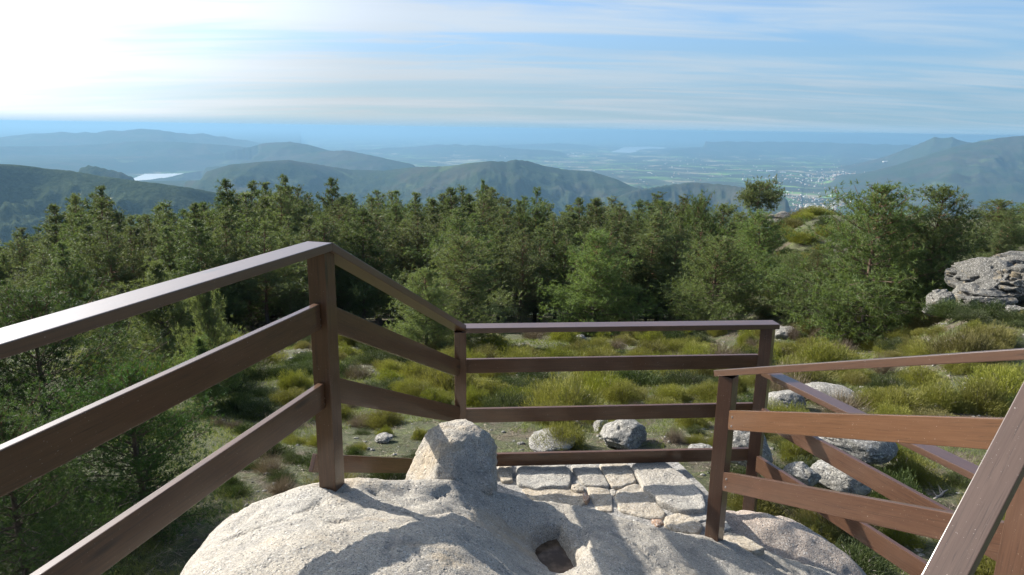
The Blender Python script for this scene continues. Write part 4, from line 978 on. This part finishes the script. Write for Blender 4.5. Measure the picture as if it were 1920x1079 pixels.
for a in (
    ('bright', 1125, 668, 70, 48, 'upright broom bush just under the landing handrail beside a small grey rock'),
    ('bright', 1058, 668, 52, 26, 'low yellowish cushion broom left of the small grey rock'),
    ('broom', 1168, 760, 100, 56, 'yellow green broom bush behind the middle board of the landing railing'),
    ('broom', 1268, 760, 95, 50, 'broom bush behind the middle board, nearest to the reddish post'),
    ('bright', 968, 762, 95, 44, 'mound of broom touching the middle board right of the corner post'),
    ('dark', 1012, 728, 150, 48, 'wide dark green heath bush behind the mounded broom'),
    ('broom', 1058, 850, 125, 74, 'open fan shaped broom bush above the paved landing'),
    ('bright', 888, 766, 80, 50, 'broom bush directly right of the corner post'),
    ('bright', 812, 770, 100, 52, 'broom bush showing between the sloping boards left of the corner post'),
    ('broom', 765, 745, 90, 46, 'loose broom between the sloping boards nearer the tall post'),
    ('bright', 785, 826, 44, 34, 'small bright broom left of the pointed boulder'),
    ('bright', 720, 822, 44, 32, 'small tufted broom beside a flat grey stone'),
    ('dark', 660, 860, 52, 38, 'dense dark cushion bush just right of the tall post'),
    ('bright', 1568, 708, 165, 86, 'big bright green broom bush behind the reddish handrail'),
    ('bright', 1503, 872, 90, 66, 'bright broom bush among the pale rocks behind the two right posts'),
    ('broom', 1712, 782, 140, 74, 'large sprawling broom bush left of the worn diagonal handrail'),
    ('bright', 1790, 778, 130, 84, 'yellow green broom in the middle of the right hand thicket'),
    ('broom', 1868, 782, 130, 90, 'broom bush at the right end of the thicket'),
    ('bright', 1660, 770, 110, 52, 'low broom at the left end of the right hand thicket'),
    ('broom', 1790, 812, 130, 40, 'low pale broom in front of the right hand thicket'),
    ('dry', 1667, 708, 80, 50, 'greyish half dry bush above the reddish handrail'),
    ('broom', 1730, 664, 75, 44, 'grey green bush under the two largest right hand pines'),
    ('dry', 1493, 640, 46, 40, 'leafless brown twiggy bush beside the white boulder'),
    ('dry', 1540, 640, 46, 38, 'second leafless twiggy bush right of the white boulder'),
    ('dark', 427, 918, 58, 40, 'round olive bush seen under the lower left board'),
    ('bright', 1405, 650, 50, 44, 'light green bush left of the landing corner post'),
    ('dark', 1800, 600, 110, 60, 'dark yellow tinged bush at the foot of the big right hand boulders'),
    ('dark', 1850, 610, 110, 40, 'low dark bush in front of the big right hand boulders'),
    ('bright', 1846, 478, 60, 30, 'yellowish bush on top of the big right hand boulders'),
    ('dry', 1270, 835, 60, 40, 'brown dry bush right of the grey split boulder'),
    ('dry', 1195, 780, 60, 30, 'dry brown bush just above the grey split boulder'),
    ('dry', 925, 880, 40, 44, 'rusty brown bush right of the pointed boulder'),
    ('bright', 1480, 440, 50, 20, 'yellowish scrub below the rocky crag'),
    ('bright', 545, 735, 90, 50, 'yellow green broom left of the tall post between the boards'),
    ('dark', 470, 790, 110, 55, 'dark bush in shade behind the lower left board'),
    ('dark', 560, 690, 90, 40, 'dark green bush left of the tall post near the forest edge'),
    ('dark', 1270, 646, 90, 36, 'dark heath bush beneath the round bushy pine'),
    ('bright', 1310, 662, 70, 20, 'low sunlit yellow cushion under the round bushy pine'),
    ('bright', 1385, 740, 60, 60, 'tall light broom between the two right hand posts'),
    ): bush(*a)
# the rest of the scrub
rs = np.random.RandomState(8)
def far_enough(x, y, r, k=.56): return all((x-a)**2+(y-b)**2 > ((r+c)*k)**2 for a, b, c in placed)
def scrub_label(k, x, y):
    side = 'left of the corner post' if x < -.09*y else 'behind the landing railing' if x < .33*y else 'behind the reddish right railing'
    what = {'broom': 'olive green broom bush', 'bright': 'yellow green broom bush', 'dark': 'low dark green heath bush', 'dry': 'dry brownish bush'}[k]
    dist = 'nearby' if y < 12 else 'not far off' if y < 18 else 'in mid clearing' if y < 26 else 'by the forest edge'
    return f'{what} {dist} {side}', f'{what.replace("bush", "bushes")} {dist} {side}'
cnt = 0
for it in range(6000):
    if cnt >= 500: break
    y = 5.6+36*rs.rand()**1.25; x = y*rs.uniform(-.62, .98)+rs.normal()*.3
    if x > .95*y: continue
    if fbm(np.array([x*.22]), np.array([y*.22+5]), o=2)[0] < -.30: continue
    if y < 8 and -.9 < x < 2.6: continue
    k = rs.choice(['broom', 'bright', 'dark', 'dry'], p=[.36, .26, .22, .16]) if x > -.1*y else rs.choice(['broom', 'bright', 'dark', 'dry'], p=[.22, .12, .48, .18])
    Wd = rs.uniform(.7, 2.1)*(1 if y > 12 else .6); 
    if not far_enough(x, y, Wd/2): continue
    if abs(x-1.2) < 1.6 and 6 < y < 9: continue
    lb, gr = scrub_label(k, x, y)
    bush(k, 0, 0, Wd, Wd*rs.uniform(.42, .68), lb, gr, P=(x, y, float(ground_z(x, y)))); cnt += 1

for it in range(130):
    y = rs.uniform(6.2, 17); x = -y*rs.uniform(.12, .46); k = rs.choice(['dark', 'broom', 'dry'], p=[.5, .3, .2]); Wd = rs.uniform(.35, 1.0)*(.6+y/20)
    if not far_enough(x, y, Wd/2): continue
    lb, gr = scrub_label(k, x, y); bush(k, 0, 0, Wd, Wd*rs.uniform(.4, .6), lb, gr, P=(x, y, float(ground_z(x, y))))
for it in range(150):
    y = rs.uniform(42, 78); a = radians(rs.uniform(19.5, 25)); x = y*tan(a); Wd = rs.uniform(1.2, 3.4)
    if not far_enough(x, y, Wd/2): continue
    bush(rs.choice(['broom', 'bright', 'dark']), 0, 0, Wd, Wd*.5, 'scrubby bush on the slope below the skyline crag', 'bushes on the slope below the skyline crag', P=(x, y, float(ground_z(x, y))))
# ------------------------------------------------------------------ rocks in the clearing
G, GF = M['granite_grey'], M['granite_far']
rock(1172, 843, 104, 50, 41, G, 'grey split boulder with a mossy crack beyond the paved landing', rz=.3, cracks=.5)
rock(1133, 812, 40, 26, 42, G, 'small grey boulder touching the left end of the split one')
rock(1040, 852, 96, 34, 43, G, 'flat pale rock half hidden under the fan shaped broom', cuts=6)
rock(1478, 775, 84, 42, 44, G, 'pale rounded boulder right of the landing corner post')
rock(1575, 762, 115, 24, 45, G, 'long pale rock ledge behind the slanting low railing', cuts=6, rz=-.2)
rock(1475, 636, 44, 28, 46, G, 'white boulder just right of the top of the corner post')
rock(1410, 870, 110, 78, 47, G, 'pale boulder glimpsed between the two right posts', Y=6.6)
rock(1515, 912, 70, 38, 48, G, 'rounded pale rock with a mossy dent below the bright broom', Y=6.3)
rock(1590, 925, 110, 58, 49, G, 'cracked pale rock right of the mossy dented one', Y=6.5)
rock(1620, 862, 170, 52, 50, G, 'large flat bleached rock slab behind the slanting boards', cuts=5, Y=8.2, rough=.06)
rock(1325, 860, 60, 20, 55, G, 'flat stone just beyond the right end of the landing railing kick board', Y=7.4)
rock(718, 831, 36, 14, 51, G, 'flat grey stone lying beside the small tufted broom', cuts=6)
rock(1085, 643, 34, 14, 52, G, 'small grey rock on the litter under the open grown pine')
rock(1352, 690, 60, 16, 53, G, 'grey ground rock under the top board near the right posts')
rock(1545, 600, 40, 26, 54, G, 'grey rock in the shade under the largest spreading pine')
# big outcrop at the right edge
og = at_y(1870, 572, 25.0)
for (px, py, wpx, hpx, Y, sd, rz, lb) in ((1888, 548, 140, 62, 25.8, 61, .2, 'big humped weathered boulder of the right edge outcrop'), (1935, 520, 100, 48, 26.6, 62, 1.0, 'upper boulder of the right edge outcrop'),
                                     (1868, 580, 120, 40, 24.4, 63, .1, 'low dark boulder at the front foot of the right edge outcrop'), (1948, 562, 110, 74, 25.0, 64, 2.0, 'tan streaked boulder at the far right of the outcrop'),
                                     (1775, 578, 50, 38, 24.4, 65, .7, 'small separate boulder left of the outcrop'), (1990, 560, 140, 90, 26, 66, 2.4, 'boulder of the outcrop cut by the right edge'), (1912, 592, 40, 20, 22, 68, 1.4, 'pale rounded stone lying below the outcrop at the right edge'),
                                     (1760, 592, 40, 16, 23.5, 67, .3, 'flat tan stone on bare earth left of the outcrop')):
    rock(px, py, wpx, hpx, sd, GF, lb, Y=Y, rz=rz, sub=6, cuts=8, rough=.11, cracks=.9, deep=1.1, name='boulder', cat='boulder')
for (px, py, wpx, hpx, Y, sd, lb) in ((1437, 412, 50, 14, 80, 71, 'dark rock at the left of the skyline crag below the umbrella pine'), (1474, 411, 34, 16, 79, 72, 'square pale rock on top of the skyline crag'), (1500, 418, 42, 12, 78, 73, 'low rock at the right end of the skyline crag'), (1465, 424, 70, 14, 77, 74, 'broad dark base rock of the skyline crag')):
    rock(px, py, wpx, hpx, sd, GF, lb, Y=Y, sub=4, cuts=12, rough=.12, name='rock')

# ------------------------------------------------------------------ ground cover nobody could count
rs = np.random.RandomState(3)
def blades(n, mat, name, ymin, ymax, hmin, hmax, wk, cond, K=5, lay=False, label=None, bias=1.7):
    y = ymin+(ymax-ymin)*rs.rand(n)**bias; x = y*rs.uniform(-.75, .98, n)+rs.normal(size=n)*.4
    m_ = cond(x, y); x, y = x[m_], y[m_]; x = np.repeat(x, K)+rs.normal(size=len(x)*K)*.035; y = np.repeat(y, K)+rs.normal(size=len(y)*K)*.035
    z = ground_z(x, y)-.008; N = len(x); sc = np.clip(y/9, .8, 3.0)
    a = rs.rand(N)*6.28; h = rs.uniform(hmin, hmax, N)
    D = np.stack([np.cos(a), np.sin(a), np.full(N, 0.12 if lay else 1.6)], 1) + rs.normal(size=(N, 3))*(.1 if lay else .2); D = unit(D)
    P = np.stack([x, y, z+(.012 if lay else 0)], 1); s = unit(np.cross(D, rs.normal(size=(N, 3))))*(wk*sc/2)[:, None]
    V = np.stack([P-s, P+s, P+D*(h*np.sqrt(sc))[:, None]], 1).reshape(-1, 3)
    tn = np.repeat(np.clip(.5+.5*vnoise(x*1.2, y*1.2)+rs.normal(size=N)*.25, 0, 1), 3)
    o = obj(name, mesh_np(name, V, np.arange(N*3).reshape(-1, 3), M[mat], attr={'tint': tn, 'tip': np.tile([0, 0, 1.], N)})); tag(o, kind='stuff'); return o
cl = lambda x, y: fbm(x*.5, y*.5+3, o=3)
notrock = lambda x, y: ~((y < 4.7) & (x > -1.9) & (x < 2.3))
blades(80000, 'grass', 'grass', 4.2, 34, .04, .12, .0065, lambda x, y: (cl(x, y) > -.02) & notrock(x, y), K=5)
blades(16000, 'straw', 'dry_litter', 4.2, 34, .05, .16, .0060, lambda x, y: (cl(x, y) < .10) & notrock(x, y), K=4, lay=True)
# loose stones
V0, F0 = ico(1); n = 2600; y = 4.8+30*rs.rand(n)**1.6; x = y*rs.uniform(-.7, .98, n); m_ = (cl(x, y) < .12) & notrock(x, y); x, y = x[m_], y[m_]; n = len(x)
sz = rs.uniform(.012, .05, n)*np.clip(y/10, .8, 2); z = ground_z(x, y)
V = V0[None]*sz[:, None, None]*rs.uniform(.6, 1.3, (n, 1, 3))*(1+.2*rs.normal(size=(n, len(V0), 1)))*np.array([1.2, 1, .6])+np.stack([x, y, z], 1)[:, None]
Fs_ = (F0[None]+np.arange(n)[:, None, None]*len(V0)).reshape(-1, 3)
tag(obj('pebbles', mesh_np('pebbles', V.reshape(-1, 3), Fs_, G)), kind='stuff')
# pale dead branches on the ground
bi = 0
for px, py, L_, a in ((1108, 722, .9, .5), (1175, 650, 1.0, 1.9), (1690, 880, .5, .2), (1745, 905, .5, 1.0), (1780, 860, .4, 2.2), (1015, 645, 1.2, 1.2), (990, 660, 1.0, .2), (1720, 840, .45, 2.8), (640, 760, .8, .4), (1765, 930, .4, .7)):
    p = gpt(px, py); s = np.linspace(-1, 1, 6)[:, None]
    pth = p+np.array([cos(a), sin(a), 0])*s*L_/2+rs.normal(size=(6, 3))*.03*L_+np.array([0, 0, .03]); parts = [tube(pth, np.linspace(.02, .006, 6), 5)]
    for q in range(3):
        b0 = pth[q+1]; parts.append(tube(b0+np.array([cos(a+rs.uniform(.4, 1.2)), sin(a+rs.uniform(.4, 1.2)), .3])*np.linspace(0, .3*L_, 4)[:, None], np.linspace(.008, .003, 4), 4))
    TV, TQ = join(parts); o = obj('dead_branch', mesh_np('dead_branch', TV, TQ, M['deadwood'], smooth=True)); bi += 1
    tag(o, 'pale dead branch lying on the litter of the clearing', 'branch', 'dead branches on the clearing floor')

# ------------------------------------------------------------------ far towns
def town(name, cx, cy, wpx, hpx, n, seed, size=9):
    n = int(n*.45); size *= .75
    rs = np.random.RandomState(seed); px = cx+rs.normal(size=n)*wpx/2.6; py = cy+rs.normal(size=n)*hpx/2.6
    k = rs.rand(n) < .25
    P = []
    for a, b_ in zip(px, py):
        d = ray(a, b_); hit = None
        if d[2] >= -0.01: continue
        P.append(at_z(a, b_, PLAIN+4)[:2])
    P = np.array(P); z = terrain_z(P[:, 0], P[:, 1]); m_ = z < PLAIN+75; P, z = P[m_], z[m_]; n = len(P)
    if n == 0: return
    c = np.array([[-1, -1, 0], [1, -1, 0], [1, 1, 0], [-1, 1, 0], [-1, -1, 1], [1, -1, 1], [1, 1, 1], [-1, 1, 1], [-1, 0, 1.5], [1, 0, 1.5]], float)
    a = rs.rand(n)*pi; s = size*rs.uniform(.6, 1.7, n); R_ = np.stack([np.cos(a), -np.sin(a), np.sin(a), np.cos(a)], 1).reshape(-1, 2, 2)
    xy = np.einsum('nij,kj->nki', R_, c[:, :2]*np.array([1.3, .8]))*s[:, None, None]+P[:, None]
    zz = z[:, None]-3+c[None, :, 2]*(9+s[:, None]*.35); V = np.concatenate([xy, zz[..., None]], -1)
    Q = np.array([[0, 1, 5, 4], [1, 2, 6, 5], [2, 3, 7, 6], [3, 0, 4, 7], [4, 5, 9, 8], [7, 8, 9, 6]]); T = np.array([[4, 8, 7], [5, 6, 9]])
    Fq_ = (Q[None]+np.arange(n)[:, None, None]*10).reshape(-1, 4); Ft = (T[None]+np.arange(n)[:, None, None]*10).reshape(-1, 3)
    tag(obj(name, mesh_np(name, V.reshape(-1, 3), [Fq_, Ft], M['town'], attr={'tint': np.repeat(rs.rand(n), 10)})), kind='stuff')
town('far_town', 1640, 334, 230, 18, 1500, 1, 13)
town('near_town', 1535, 391, 60, 9, 320, 2, 9)
town('villas', 1470, 375, 170, 22, 420, 3, 8)
town('valley_town', 970, 290, 130, 7, 500, 4, 22)
town('lakeside_town', 330, 314, 190, 11, 420, 5, 15)
town('hazy_town', 120, 300, 190, 8, 500, 6, 22)
town('foothill_town', 1670, 294, 60, 5, 260, 7, 20)
town('scattered_farms', 1300, 315, 420, 60, 500, 8, 10)
def shed(px, py, L_, Wd, Hh, rz, label):
    p = at_z(px, py, PLAIN+4); p[2] = float(terrain_z(np.array([p[0]]), np.array([p[1]]))[0])
    e = empty('warehouse', p, rz); x, y = L_/2, Wd/2
    me = bpy.data.meshes.new('wall'); me.from_pydata([(-x, -y, -5), (x, -y, -5), (x, y, -5), (-x, y, -5), (-x, -y, Hh), (x, -y, Hh), (x, y, Hh), (-x, y, Hh), (-x, 0, Hh*1.3), (x, 0, Hh*1.3)], [], [(0, 1, 5, 4), (1, 2, 6, 9, 5), (2, 3, 7, 6), (3, 0, 4, 8, 7)]); me.materials.append(M['ware_wall']); obj('wall', me, e)
    me = bpy.data.meshes.new('roof'); k = 1.04; me.from_pydata([(-x*k, -y*k, Hh), (x*k, -y*k, Hh), (x*k, 0, Hh*1.3+.6), (-x*k, 0, Hh*1.3+.6), (-x*k, y*k, Hh), (x*k, y*k, Hh)], [], [(0, 1, 2, 3), (3, 2, 5, 4)]); me.materials.append(M['white_roof']); obj('roof', me, e)
    tag(e, label, 'building')
shed(1517, 387, 95, 34, 13, .1, 'long white warehouse roof at the edge of the nearer town')
shed(1445, 323, 190, 60, 20, .05, 'largest white shed in the row left of the far town')
shed(1425, 322, 120, 50, 16, .1, 'white shed at the left end of the row left of the far town')
shed(1468, 325, 110, 45, 14, -.1, 'white shed at the right end of the row left of the far town')
shed(1658, 326, 130, 60, 18, 0, 'pale hall roof at the upper edge of the far town')
